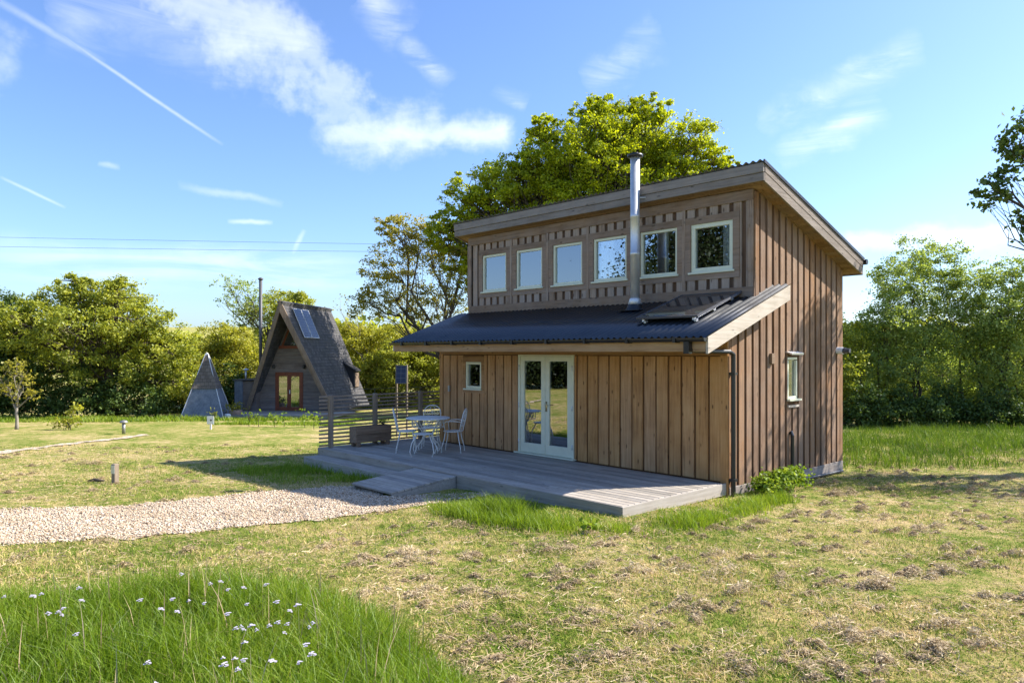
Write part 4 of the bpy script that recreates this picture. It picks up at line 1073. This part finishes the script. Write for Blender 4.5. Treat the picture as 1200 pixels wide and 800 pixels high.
# ------------------------------------------------------------------ rough grass
def rough(name, poly, n, h0, h1, wd, m, label, lean=.8, feather=.05):
    X, Y = scatter(poly, n); X = X + RNG.normal(0, feather, len(X)); Y = Y + RNG.normal(0, feather, len(Y)); vn = vnoise(X, Y, .32, 41) * .6 + vnoise(X, Y, 1.4, 43) * .5; kk = RNG.random(len(X)) < vn * 2.3 - .12; X, Y, vn = X[kk], Y[kk], vn[kk]
    hh = RNG.uniform(h0, h1, len(X)) * (.25 + 2.0 * vn ** 1.6)
    return blades(name, X, Y, hh, RNG.uniform(wd * .6, wd * 1.3, len(X)), lean, m, label, 'rough grass', seg=2)
rough('hedge_foot_grass', [(6.2, 15.3), (9, 15.6), (13, 15.8), (17, 15.9), (22, 16), (30, 29), (13, 28.5), (9.5, 22)], 62000, .05, .29, .014, M['rank'], 'long green grass growing in front of the right hedge', feather=.35)
rough('verge_grass_far', [(-28, 31.5), (-18, 32), (-13.5, 33), (-7, 33.6), (-7, 34.6), (-14.5, 35), (-28, 35.5)], 14000, .06, .2, .04, M['verge'], 'green grass strip along the foot of the far left hedge').name = 'far_verge_grass'
def houseP(pts): return [(CX + UX * x + UY * y, CY - UY * x + UX * y) for x, y in pts]
rough('deck_edge_grass', houseP([(-3.3, -3.6), (-1.9, -3.7), (-.9, -3.7), (.1, -3.6), (.55, -2.9), (.6, -1.2), (.5, .3), (.25, .9), (.05, .3), (.03, -1.6), (.16, -2.7), (-.4, -2.78), (-1.8, -2.85), (-3.3, -2.95)]), 7000, .02, .075, .009, M['verge'], 'bright green uncut grass tufts edging the deck')
for nm, pts, n_, lab in (('grass_clump', [(-2.35, -4.1), (-1.9, -4.35), (-1.0, -4.45), (-.1, -4.4), (-.2, -3.75), (-1.0, -3.7), (-2.0, -3.75)], 5200, 'thick clump of bright grass out from the front edge of the deck'),
                          ('grass_clump', [(-.05, -4.3), (.55, -4.1), (.95, -3.5), (1.15, -2.4), (1.1, -1.2), (1.0, .2), (.6, .6), (.5, -.6), (.62, -1.6), (.6, -2.6), (.35, -3.25), (-.1, -3.7)], 8500, 'curving band of bright uncut grass right of the deck corner')):
    rough(nm, houseP(pts), int(n_ * 1.2), .04, .2, .0085, M['verge'], lab, feather=.09)
rough('shade_grass', houseP([(-8.6, -4.6), (-6.2, -4.7), (-5.0, -3.2), (-8.4, -3.2)]), 5000, .05, .17, .012, M['grass'], 'greener grass in the shade beside the deck step')
Xw, Yw = scatter([p for p in GRAVEL if p[0] > -13], 9000)
kw = vnoise(Xw, Yw, .35, 77) > .86
tag(blades('gravel_weeds', Xw[kw], Yw[kw], RNG.uniform(.02, .08, kw.sum()), np.full(kw.sum(), .008), 1.2, M['verge'], 'sparse green weeds coming through the gravel', 'weeds', seg=2), 'sparse green weeds coming through the gravel', 'weeds')
rough('lawn_edge_grass', [(-12.5, 30.2), (-6.5, 29.5), (-6.5, 31), (-12, 31.5)], 4500, .05, .16, .03, M['verge'], 'strip of uncut green grass in front of the steep roofed cabin')

# broad leaved weed at the house corner, one plant
tree('dock_plant', 'lush broad leaved green weed at the right corner of the house', *houseP([(.42, .95)])[0], [(0, 0, .22, .34, .28, .2, .9), (.32, .22, .24, .3, .25, .2, .8), (-.3, -.2, .16, .3, .25, .15, .7)], trunk_r=.01, fork=.3, leaf=.065, tips=75, per=11, mleaf=M['verge'], cat='plant', stems=5, stem_w=.2, spread=.25, up=.8)
tree('dock_plant', 'small broad leaved weed in the grass before the deck corner', *houseP([(.45, -3.9)])[0], [(0, 0, .14, .13, .12, .12, .5)], trunk_r=.006, fork=.3, leaf=.09, tips=24, per=3, mleaf=M['verge'], cat='plant', stems=3, stem_w=.04, spread=.3, up=.8)
tree('planter_herb', 'low green herb growing in the dark trough planter', *houseP([(-7.98, -1.3)])[0], [(0, 0, .08, .1, .22, .06, .6)], trunk_r=.005, fork=.4, leaf=.03, tips=40, per=8, mleaf=M['grass'], cat='plant', stems=3, stem_w=.06, spread=.3, z=.41)
# ------------------------------------------------------------------ meadow flowers
fw = thing('cuckoo_flower', 'pale lilac cuckoo flower head on a thin stem in the uncut meadow grass', 'flower', (0, 0, 0), 0, 'pale flowers in the meadow grass')
MB().tube([(0, 0, 0), (.01, .004, .2), (.004, .0, .40)], [.003, .0025, .002], 5).build('stem', M['grass'], fw)
mb = MB()
for k in range(15):
    a = random.uniform(0, 6.28); r = .024 * math.sqrt(random.random()); px, py, pz = r * math.cos(a), r * math.sin(a), .395 + .014 * (1 - (r / .024) ** 2) + random.uniform(-.004, .004)
    for j in range(4):
        b = j * math.pi / 2 + a; u = Vector((math.cos(b), math.sin(b), .25)) * .0085; v_ = Vector((-math.sin(b), math.cos(b), 0)) * .0062
        p = Vector((px, py, pz)); mb.add([p, p + u * .6 + v_, p + u, p + u * .6 - v_], [(0, 1, 2, 3)])
M['petal'] = leafmat('lilac_petal', [(.1, (.55, .50, .62)), (.9, (.74, .71, .77))], .3, (1, 1, 1))
mb.build('petals', M['petal'], fw)
FP = [(38, 698), (48, 695), (92, 688), (72, 720), (56, 718), (75, 712), (95, 703), (90, 742), (165, 702), (188, 713), (212, 672), (222, 703), (246, 683), (258, 681), (268, 690), (285, 688), (207, 716), (203, 701), (240, 706), (268, 718), (276, 735), (282, 733), (296, 732), (288, 752), (313, 684), (290, 707), (325, 704), (339, 715), (315, 732), (326, 728), (337, 730), (333, 741), (350, 708), (362, 734), (366, 729), (360, 754), (365, 765), (262, 770), (276, 771), (287, 772), (263, 777), (352, 775), (318, 774), (173, 775), (5, 698), (278, 783), (183, 800), (68, 716), (300, 737), (285, 737)]
for i, (px, py) in enumerate(FP):
    k = (py - 412) / 855
    h = random.uniform(.26, .36); Yf = (1.85 - h) / (k - .039); Xf = (px - 600) / 855 * Yf
    if Yf < 3 : continue
    o = fw if i == 0 else dup(fw, (0, 0, 0), 0)
    o.location = W(Xf, Yf, gf(Yf) + h - .405); o.rotation_euler = (0, 0, random.uniform(0, 6.28)); s = random.uniform(.55, 1.1); o.scale = (s, s, 1)

# ================================================================== GARDEN FURNITURE
TX, TY = -1.76, 15.3
table = thing('bistro_table', 'round white metal garden table on curled legs on the deck', 'table', W(TX, TY, 0), TH)
MB().lathe([(.0, .700), (.455, .700), (.465, .706), (.465, .716), (.455, .722), (.0, .723)], n=40).build('tabletop', M['white_iron'], table)
MB().box(-.46, .46, -.005, .005, .7232, .7245).build('seam', M['lead'], table)
for k in range(4):
    a = math.pi / 4 + k * math.pi / 2; c, s = math.cos(a), math.sin(a)
    prof = [(.36, .70), (.30, .60), (.17, .46), (.12, .36), (.17, .24), (.29, .14), (.33, .06), (.30, .012)]
    mb = MB(); mb.tube([(r * c, r * s, z) for r, z in prof], .012, 7)
    mb.build('leg', M['white_iron'], table, True)
mb = MB()
for k in range(8):
    a = k * math.pi / 4
    for rr in (.075, .045):
        pts = []
        for j in range(13):
            b = j / 12 * 2 * math.pi
            pts.append((math.cos(a) * .33 - math.sin(a) * rr * math.cos(b), math.sin(a) * .33 + math.cos(a) * rr * math.cos(b), .615 + rr * math.sin(b)))
        mb.tube(pts, .006, 5)
mb.tube([(.33 * math.cos(j / 24 * 6.2832), .33 * math.sin(j / 24 * 6.2832), .53) for j in range(25)], .007, 5)
mb.build('scroll_apron', M['white_iron'], table, True)

def garden_seat(name, label, X, Y, face, back=True, arms=False, group='white chairs round the garden table', cat='chair'):
    """face: direction the sitter looks, radians in the site frame (0 = right, pi/2 = away)"""
    t = thing(name, label, cat, W(X, Y, 0), TH + face, group)           # local +x = facing
    mb = MB(); mb.lathe([(.0, .425), (.19, .425), (.205, .432), (.205, .442), (.19, .446), (.0, .438)], n=28)
    mb.build('seat', M['white_iron'], t)
    for sx in (1, -1):
        for sy in (1, -1):
            bow = .06 if not back else 0
            pts = [(sx * .13, sy * .13, .43), (sx * (.16 + bow), sy * (.15 + bow), .26), (sx * (.2 + bow), sy * (.18 + bow), .1), (sx * (.205 + bow * .4), sy * (.185 + bow * .4), .012)]
            MB().tube(pts, .0105, 7).lathe([(.016, 0), (.016, .014)], (pts[-1][0], pts[-1][1], 0), 8).build('leg', M['white_iron'], t, True)
    if back:
        mb = MB(); lean = .22
        def bp(y, z): return (-.175 - (z - .43) * lean, y, z)
        pts = [bp(-.17, .43), bp(-.185, .6), bp(-.19, .74)] + [bp(-.19 * math.cos(j / 8 * math.pi), .74 + .17 * math.sin(j / 8 * math.pi)) for j in range(1, 8)] + [bp(.19, .74), bp(.185, .6), bp(.17, .43)]
        mb.tube(pts, .0105, 7)
        for cy, cz, rr in ((-.085, .76, .07), (.085, .76, .07), (0, .84, .05), (-.08, .6, .065), (.08, .6, .065), (-.085, .76, .035), (.085, .76, .035)):
            mb.tube([bp(cy + rr * math.cos(j / 12 * 6.2832), cz + rr * math.sin(j / 12 * 6.2832)) for j in range(13)], .006, 5)
        mb.tube([bp(0, .43), bp(0, .79)], .006, 5)
        mb.build('backrest', M['white_iron'], t, True)
    if arms:
        for sy in (1, -1):
            MB().tube([(-.21, sy * .18, .64), (-.05, sy * .23, .66), (.1, sy * .22, .65), (.15, sy * .2, .6), (.13, sy * .18, .44)], .009, 6).build('armrest', M['white_iron'], t, True)
    return t
garden_seat('bistro_chair', 'white metal garden chair left of the table with its back to the planter', -2.22, 15.35, 0.1)
garden_seat('bistro_chair', 'white metal garden chair behind the table with its arched back towards the fence', -1.78, 16.05, -math.pi / 2)
garden_seat('bistro_chair', 'white metal garden armchair right of the table close to the wall', -1.24, 15.35, math.pi - .15, arms=True)
garden_seat('garden_stool', 'white metal backless stool with bowed legs tucked before the table', -1.80, 14.82, math.pi / 2, back=False, group='white seats at the garden table', cat='stool')

# ================================================================== STEEP ROOFED CABIN
AZ = -1.01
# frame of the cabin: turned 7.6 degrees to the right of the view axis
cabin = thing('a_frame_cabin', 'steep roofed triangular cabin with dark shingles and red brown doors', 'cabin', W(-11.58, 38, AZ), TH - R(7.6))
m, nt, out = mat('old_shingle'); tc = nt.nodes.new('ShaderNodeTexCoord')
sp = nt.nodes.new('ShaderNodeSeparateXYZ'); nt.links.new(tc.outputs['UV'], sp.inputs[0])
def shingle(name, c0, c1, c2):
    m, nt, out = mat(name); tc = nt.nodes.new('ShaderNodeTexCoord')
    br = node(nt, 'ShaderNodeTexBrick', dict(offset=.5), Scale=1.0, Mortar_Size=.008, Brick_Width=.2, Row_Height=.17, Mortar_Smooth=.4, Bias=.0)
    br.inputs['Color1'].default_value = c4(c0); br.inputs['Color2'].default_value = c4(c1); br.inputs['Mortar'].default_value = c4(tuple(x * .35 for x in c0))
    nt.links.new(tc.outputs['UV'], br.inputs['Vector'])
    nz = noise(nt, tc.outputs['UV'], 1.4, 6, .65); n2_ = noise(nt, tc.outputs['UV'], 22, 4, .6)
    c = mix(nt, (nz - .45).step(0, .25) * .6, br.outputs['Color'], c2)
    c = mix(nt, n2_ * .5, c, tuple(x * .6 for x in c0))
    b = E(nt, br.outputs['Fac']) * -1.0
    principled(nt, out, c, .85, 0, .2, b, .7, .03); return m
M['shingle'] = shingle('old_shingles', (.065, .064, .068), (.135, .13, .135), (.10, .10, .085))
M['shingle_w'] = shingle('shed_shingles', (.13, .11, .095), (.22, .19, .165), (.17, .15, .13))
M['clap'] = wood('grey_clapboard', [(.10, .08, .07), (.19, .155, .135), (.27, .23, .205)], 'x', knots=.2)
M['barge_dk'] = wood('brown_barge', [(.12, .085, .06), (.22, .16, .115), (.30, .23, .17)], 'z', knots=.2)
HB, HZ, PR, LN = 2.45, 5.7, 1.15, 5.5
for sx in (-1, 1):
    a0, a1, b0, b1 = (0, -PR, HZ), (0, LN, HZ), (sx * HB, 0, 0), (sx * HB, LN, 0)
    n_ = Vector((HZ, 0, HB)).normalized(); n_ = Vector((sx * n_.x, 0, n_.z))
    lo = [Vector(p) - n_ * .18 for p in (a0, b0, b1, a1)]; hi = [Vector(p) for p in (a0, b0, b1, a1)]
    me = bpy.data.meshes.new('roof_slope')
    vs = [tuple(p) for p in lo + hi]; fs = [(3, 2, 1, 0), (4, 5, 6, 7)] + [(i, (i + 1) % 4, 4 + (i + 1) % 4, 4 + i) for i in range(4)]
    me.from_pydata(vs, [], fs); uv = me.uv_layers.new()
    for p in me.polygons:
        for li in p.loop_indices:
            c = me.vertices[me.loops[li].vertex_index].co; uv.data[li].uv = (c.y, c.z / .918)
    link('roof_slope', me, M['shingle'], cabin)
    # barge board along the raking front edge
    d0 = Vector((0, -PR - .03, HZ + .05)); d1 = Vector((sx * (HB + .02), -.05, -.0)); inn = Vector((-sx * .30, 0, -.10))
    q0 = [d0, d1, d1 + Vector((-sx * .26, 0, 0)), d0 + Vector((0, 0, -.62))]
    MB().hexa(q0, [p + Vector((0, .07, 0)) for p in q0]).build('barge_board', M['barge_dk'], cabin)
yw = .45
hw = lambda z: (HB - .2) * (1 - z / (HZ - .35))
mb = MB(); z = .0
while z < 3.3:
    z2 = z + .115
    mb.hexa([(-hw(z), yw - .018, z), (hw(z), yw - .018, z), (hw(z), yw + .1, z), (-hw(z), yw + .1, z)], [(-hw(z2), yw, z2 + .01), (hw(z2), yw, z2 + .01), (hw(z2), yw + .1, z2 + .01), (-hw(z2), yw + .1, z2 + .01)]); z += .115
fwall = mb.build('front_wall', M['clap'], cabin)
MB().hexa([(-hw(3.3), yw + .05, 3.31), (hw(3.3), yw + .05, 3.31), (hw(3.3), yw + .1, 3.31), (-hw(3.3), yw + .1, 3.31)], [(-.05, yw + .05, HZ - .45), (.05, yw + .05, HZ - .45), (.05, yw + .1, HZ - .45), (-.05, yw + .1, HZ - .45)]).build('gable_wall', M['clap'], cabin)
MB().prism([(-HB + .2, LN - .1, 0), (HB - .2, LN - .1, 0), (0, LN - .1, HZ - .4)], [(-HB + .2, LN, 0), (HB - .2, LN, 0), (0, LN, HZ - .4)]).build('rear_wall', M['clap'], cabin)
# gable window and beam
gw = MB().box(-.78, .78, yw - .06, yw + .04, 3.28, 3.42).tube([(-.62, yw, 3.42), (-.06, yw, 4.75)], .05, 4).tube([(.62, yw, 3.42), (.06, yw, 4.75)], .05, 4).build('gable_window', M['rust_red'], cabin)
MB().prism([(-.56, yw + .0, 3.42), (.56, yw + .0, 3.42), (0, yw + .0, 4.7)], [(-.56, yw + .02, 3.42), (.56, yw + .02, 3.42), (0, yw + .02, 4.7)]).build('pane', M['glass'], gw)
cxd, wd_ = -.22, .76
mb = MB(); mb.box(cxd - wd_, cxd + wd_, yw - .05, yw + .03, 1.93, 2.03).box(cxd - wd_, cxd - wd_ + .09, yw - .05, yw + .03, 0, 1.93).box(cxd + wd_ - .09, cxd + wd_, yw - .05, yw + .03, 0, 1.93)
cdf = mb.build('door_frame', M['rust_red'], cabin)
for k, s in enumerate((-1, 1)):
    p, q = (cxd - wd_ + .095, cxd - .004) if s < 0 else (cxd + .004, cxd + wd_ - .095)
    mb = MB(); mb.box(p, q, yw - .045, yw, 0.02, .2).box(p, q, yw - .045, yw, 1.82, 1.925).box(p, p + .1, yw - .045, yw, .2, 1.82).box(q - .1, q, yw - .045, yw, .2, 1.82)
    lf = mb.build('door', M['rust_red'], cabin)
    MB().box(p + .095, q - .095, yw - .03, yw - .02, .19, 1.83).build('pane', M['glass'], lf)
    if k: MB().box(p + .03, p + .07, yw - .09, yw - .046, .9, 1.1).build('handle', M['galv'], lf)
MB().box(cxd - wd_ + .05, cxd + wd_ - .05, yw + .4, yw + .42, 0, 1.95).build('interior', M['interior'], cabin)
for x in (-1.05, .62): MB().lathe([(.06, 0), (.07, .03), (.07, .16), (.04, .2)], (x, yw - .08, 2.22), 12).build('wall_lamp', M['black'], cabin)
# panels, roof dormer, flue
rp = lambda x, y, o=.05: Vector((x, y, HZ - HZ / HB * x)) + Vector((HZ, 0, HB)).normalized() * o
for ya, yb in ((-.12, .82), (.88, 1.82)):
    solar(cabin, [rp(.81, ya), rp(.81, yb), rp(.16, yb), rp(.16, ya)], M['cells'])
dm = MB().hexa([rp(1.98, 4.05, -.05), (2.05, 4.05, 1.05), (2.05, 4.75, 1.05), rp(1.98, 4.75, -.05)], [rp(1.30, 4.05, -.05), (2.02, 4.05, 2.0), (2.02, 4.75, 2.0), rp(1.30, 4.75, -.05)]).build('dormer', M['shingle'], cabin)
MB().hexa([(1.2, 3.95, 2.55), (2.15, 3.95, 1.98), (2.15, 4.85, 1.98), (1.2, 4.85, 2.55)], [(1.2, 3.95, 2.62), (2.15, 3.95, 2.05), (2.15, 4.85, 2.05), (1.2, 4.85, 2.62)]).build('dormer_roof', M['shingle'], dm)
wn_ = MB().box(2.04, 2.09, 4.1, 4.7, 1.1, 1.9).build('window', M['barge_dk'], dm)
fp = MB().tube([(-2.1, 1.0, .7), (-2.1, 1.0, 6.95)], .085, 14).build('flue_pipe', M['lead'], cabin, True)
MB().lathe([(.1, 6.96), (.14, 7.0), (.14, 7.04), (.05, 7.1)], (-2.1, 1.0, 0), 14).build('cowl', M['lead'], fp, True)
terr = thing('cabin_terrace', 'low grey board terrace in front of the steep roofed cabin', 'terrace', W(-11.58, 38, AZ), TH - R(7.6))
mb = MB(); y = -2.3
while y < .4: mb.box(-3.6, 3.4, y, y + .14, -.05, -.006); y += .145
mb.build('boards', M['deck'], terr)
MB().box(-3.6, 3.4, -2.34, -2.302, -.22, -.01).box(-2.2, 3.3, -2.75, -2.36, -.2, -.14).build('edge_board', M['deck'], terr)
# shingled pyramid shed
shed = thing('shingled_shed', 'small pointed shed with shingled top and blue grey boarded foot', 'shed', W(-15.3, 36.6, 2.1 - 75 * 36.6 / 855), TH + R(9))
m, nt, out = mat('blue_grey_board'); tc = nt.nodes.new('ShaderNodeTexCoord')
f = noise(nt, tc.outputs['Object'], 3.5, 6, .65); mp3 = node(nt, 'ShaderNodeMapping', Scale=(30, 30, .8)); nt.links.new(tc.outputs['Object'], mp3.inputs[0]); f2 = noise(nt, mp3.outputs[0], 1, 5, .6)
principled(nt, out, ramp(nt, f * .6 + f2 * .5, [(.3, (.085, .10, .125)), (.55, (.155, .18, .215)), (.8, (.28, .30, .33))]), .7, 0, .25, f2, .4, .01)
M['bluegrey'] = m
SB, SH, SM = .99, 3.12, 1.42
def frus(z0, z1, ex, name, m):
    k = lambda z: SB * (1 - z / SH)
    me = bpy.data.meshes.new(name); vs = []
    for z in (z0, z1):
        r = max(.02, k(z)) + ex; vs += [(-r, -r, z), (r, -r, z), (r, r, z), (-r, r, z)]
    me.from_pydata(vs, [], [(3, 2, 1, 0), (4, 5, 6, 7)] + [(i, (i + 1) % 4, 4 + (i + 1) % 4, 4 + i) for i in range(4)])
    uv = me.uv_layers.new()
    for p in me.polygons:
        for li in p.loop_indices:
            c = me.vertices[me.loops[li].vertex_index].co; uv.data[li].uv = ((c.x if abs(p.normal.y) > abs(p.normal.x) else c.y), c.z)
    return link(name, me, m, shed)
frus(-.25, SM, .0, 'boarded_base', M['bluegrey']); frus(SM - .03, SH - .05, .05, 'shingled_top', M['shingle_w'])
mb = MB()
for sx, sy in ((1, -1), (-1, -1), (1, 1), (-1, 1)): mb.tube([(sx * (SB + .0), sy * (SB + .0), 0), (sx * .05, sy * .05, SH)], .022, 5)
mb.build('hip_flashing', M['galv'], shed)
MB().lathe([(.09, SH - .1), (.05, SH + .02), (.0, SH + .06)], n=8).build('finial', M['galv'], shed)
# metal service hut between shed and cabin
hut = thing('service_hut', 'narrow blue grey metal hut half hidden by the cabin roof', 'hut', W(-14.1, 38.9, gf(38.9)), TH - R(12))
MB().box(-.45, .02, -.5, .5, 0, 1.85).build('metal_side', M['bluegrey'], hut)
MB().box(.024, .8, -.48, .5, 0, 1.82).build('timber_side', M['clap'], hut)
MB().hexa([(-.52, -.58, 1.852), (.85, -.58, 1.88), (.85, .58, 1.88), (-.52, .58, 1.852)], [(-.52, -.58, 1.91), (.85, -.58, 1.95), (.85, .58, 1.95), (-.52, .58, 1.91)]).build('roof', M['lead'], hut)
MB().tube([(-.1, 0, 1.9), (-.1, 0, 2.35)], .05, 10).lathe([(.05, 2.35), (.16, 2.4), (.16, 2.43), (.02, 2.48)], (-.1, 0, 0), 12).build('vent', M['galv'], hut, True)
pot = thing('plant_pot', 'round stone pot with orange flowers beside the pointed shed', 'plant pot', W(-13.75, 36.3, gf(36.3) + .02), TH)
MB().lathe([(.2, 0), (.3, .1), (.32, .32), (.29, .36), (.26, .34)], n=18).build('pot', M['terracotta'], pot, True)
V, F = leaf_cloud(RNG.normal(0, 1, (160, 3)) * np.array([.22, .2, .12]) + np.array([0, 0, .5]), .12)
link('foliage', fast_mesh('foliage', V, F), M['autumn'], pot)
mb = MB().box(-.13, .13, -.1, .1, 0, .22); o = mb.build('stone_block', M['white'], None, bevel=.02); o.location = W(-13.75, 35.3, gf(35.3)); tag(o, 'small white block at the right foot of the pointed shed', 'block')

# young plants before the cabin
for i, (px, py, h, lab) in enumerate(((292, 500, .75, 'young leafy plant leftmost in the row before the cabin terrace'), (303, 500, .7, 'young leafy plant below the left barge of the cabin'), (322, 500, .65, 'young leafy plant below the cabin doors'), (333, 500, .7, 'young leafy plant right of the cabin doors'),
     (357, 501, .85, 'taller young plant left of the slat fence end'), (368, 503, .95, 'tallest young plant touching the slat fence end'), (251, 492, .55, 'yellow flowering weed behind the small white sign'))):
    k = (py - 412) / 855; Yp = 1.85 / (k - .039); Xp = (px - 600) / 855 * Yp
    tree('young_plant', lab, Xp, Yp, [(0, 0, h * .55, .2, .2, h * .42, .5)], trunk_r=.012, fork=.5, leaf=.1, tips=26, per=4, mleaf=M['verge'] if i < 6 else M['yellow'], group='young plants before the cabin', cat='plant', spread=.4)

# ================================================================== SMALL THINGS ON THE LAWN
def on_ground(px, py):
    k = (py - 412) / 855; Yg = 1.85 / (k - .039); return (px - 600) / 855 * Yg, Yg
x, y = on_ground(135, 566)
po = thing('bollard_post', 'short square timber bollard post on the near lawn left of the gravel', 'bollard', W(x, y, gf(y) - .02), .35)
MB().box(-.045, .045, -.045, .045, 0, .37).build('post', M['post'], po, bevel=.006)
MB().box(-.05, -.047, -.02, .02, .12, .36).box(-.047, .047, -.05, -.0465, .2, .35).build('lamp_plate', M['galv'], po)
x, y = on_ground(145, 508)
bo = thing('mushroom_light', 'grey mushroom topped bollard light beside the thin track', 'bollard light', W(x, y, gf(y) - .02), 0)
MB().lathe([(.055, 0), (.055, .40)], n=14).build('post', M['stone_grey'], bo, True)
MB().lathe([(.13, .40), (.14, .42), (.10, .47), (.02, .49)], n=18).build('cap', M['stone_grey'], bo, True)
x, y = on_ground(247, 503)
sg = thing('marker_sign', 'small white marker sign on a short post before the cabin', 'sign', W(x, y, gf(y) - .02), TH)
MB().box(-.03, .03, -.02, .02, 0, .35).build('post', M['white'], sg)
MB().box(-.13, .13, -.035, -.021, .22, .52).build('plate', M['white'], sg, bevel=.004)
MB().tube([(.02, -.036, .37), (.02, -.042, .37)], .035, 12).build('mark', M['black'], sg)
x, y = on_ground(112, 565)
st_ = MB().tube([(-.14, 0, .02), (-.03, .02, .045), (.05, -.01, .04), (.15, .02, .03)], [.02, .035, .03, .015], 7).build('broken_branch', M['bark'], None, True)
st_.location = W(x, y, gf(y)); st_.rotation_euler = (0, 0, TH); tag(st_, 'dark piece of broken branch lying on the lawn by the timber bollard', 'branch')
# post mounted solar panel behind the fence
sx_, sy_ = (470.5 - 600) / 855 * 24, 24.0
sp2 = thing('solar_panel_stand', 'small blue solar panel on two posts behind the slat fence', 'solar panel', W(sx_, sy_, gf(sy_)), TH - .1)
zz = 1.05 - gf(sy_)
solar(sp2, [(-.19, -.04, zz), (.19, -.04, zz), (.19, .02, zz + .6), (-.19, .02, zz + .6)], M['cells'], fmat='lead')
for s in (-.17, .17): MB().box(s - .025, s + .025, .025, .075, -.05, zz + .62).build('post', M['post'], sp2)
# power lines
for i, (za, zb, lab) in enumerate(((278, 287, 'upper thin power line crossing the left sky'), (289, 296, 'lower thin power line crossing the left sky'))):
    Yl = 55.0; k = Yl / 855; mb = MB(); pts = []
    for j in range(41):
        px = -700 + j * 40; py = za + (zb - za) * px / 430 - 4 * ((j - 17) / 20) ** 2
        pts.append(W((px - 600) * k, Yl, 2.1 + (412 - py) * k))
    o = mb.tube(pts, .011, 5).build('power_line', M['lead']); tag(o, lab, 'power line', 'power lines')
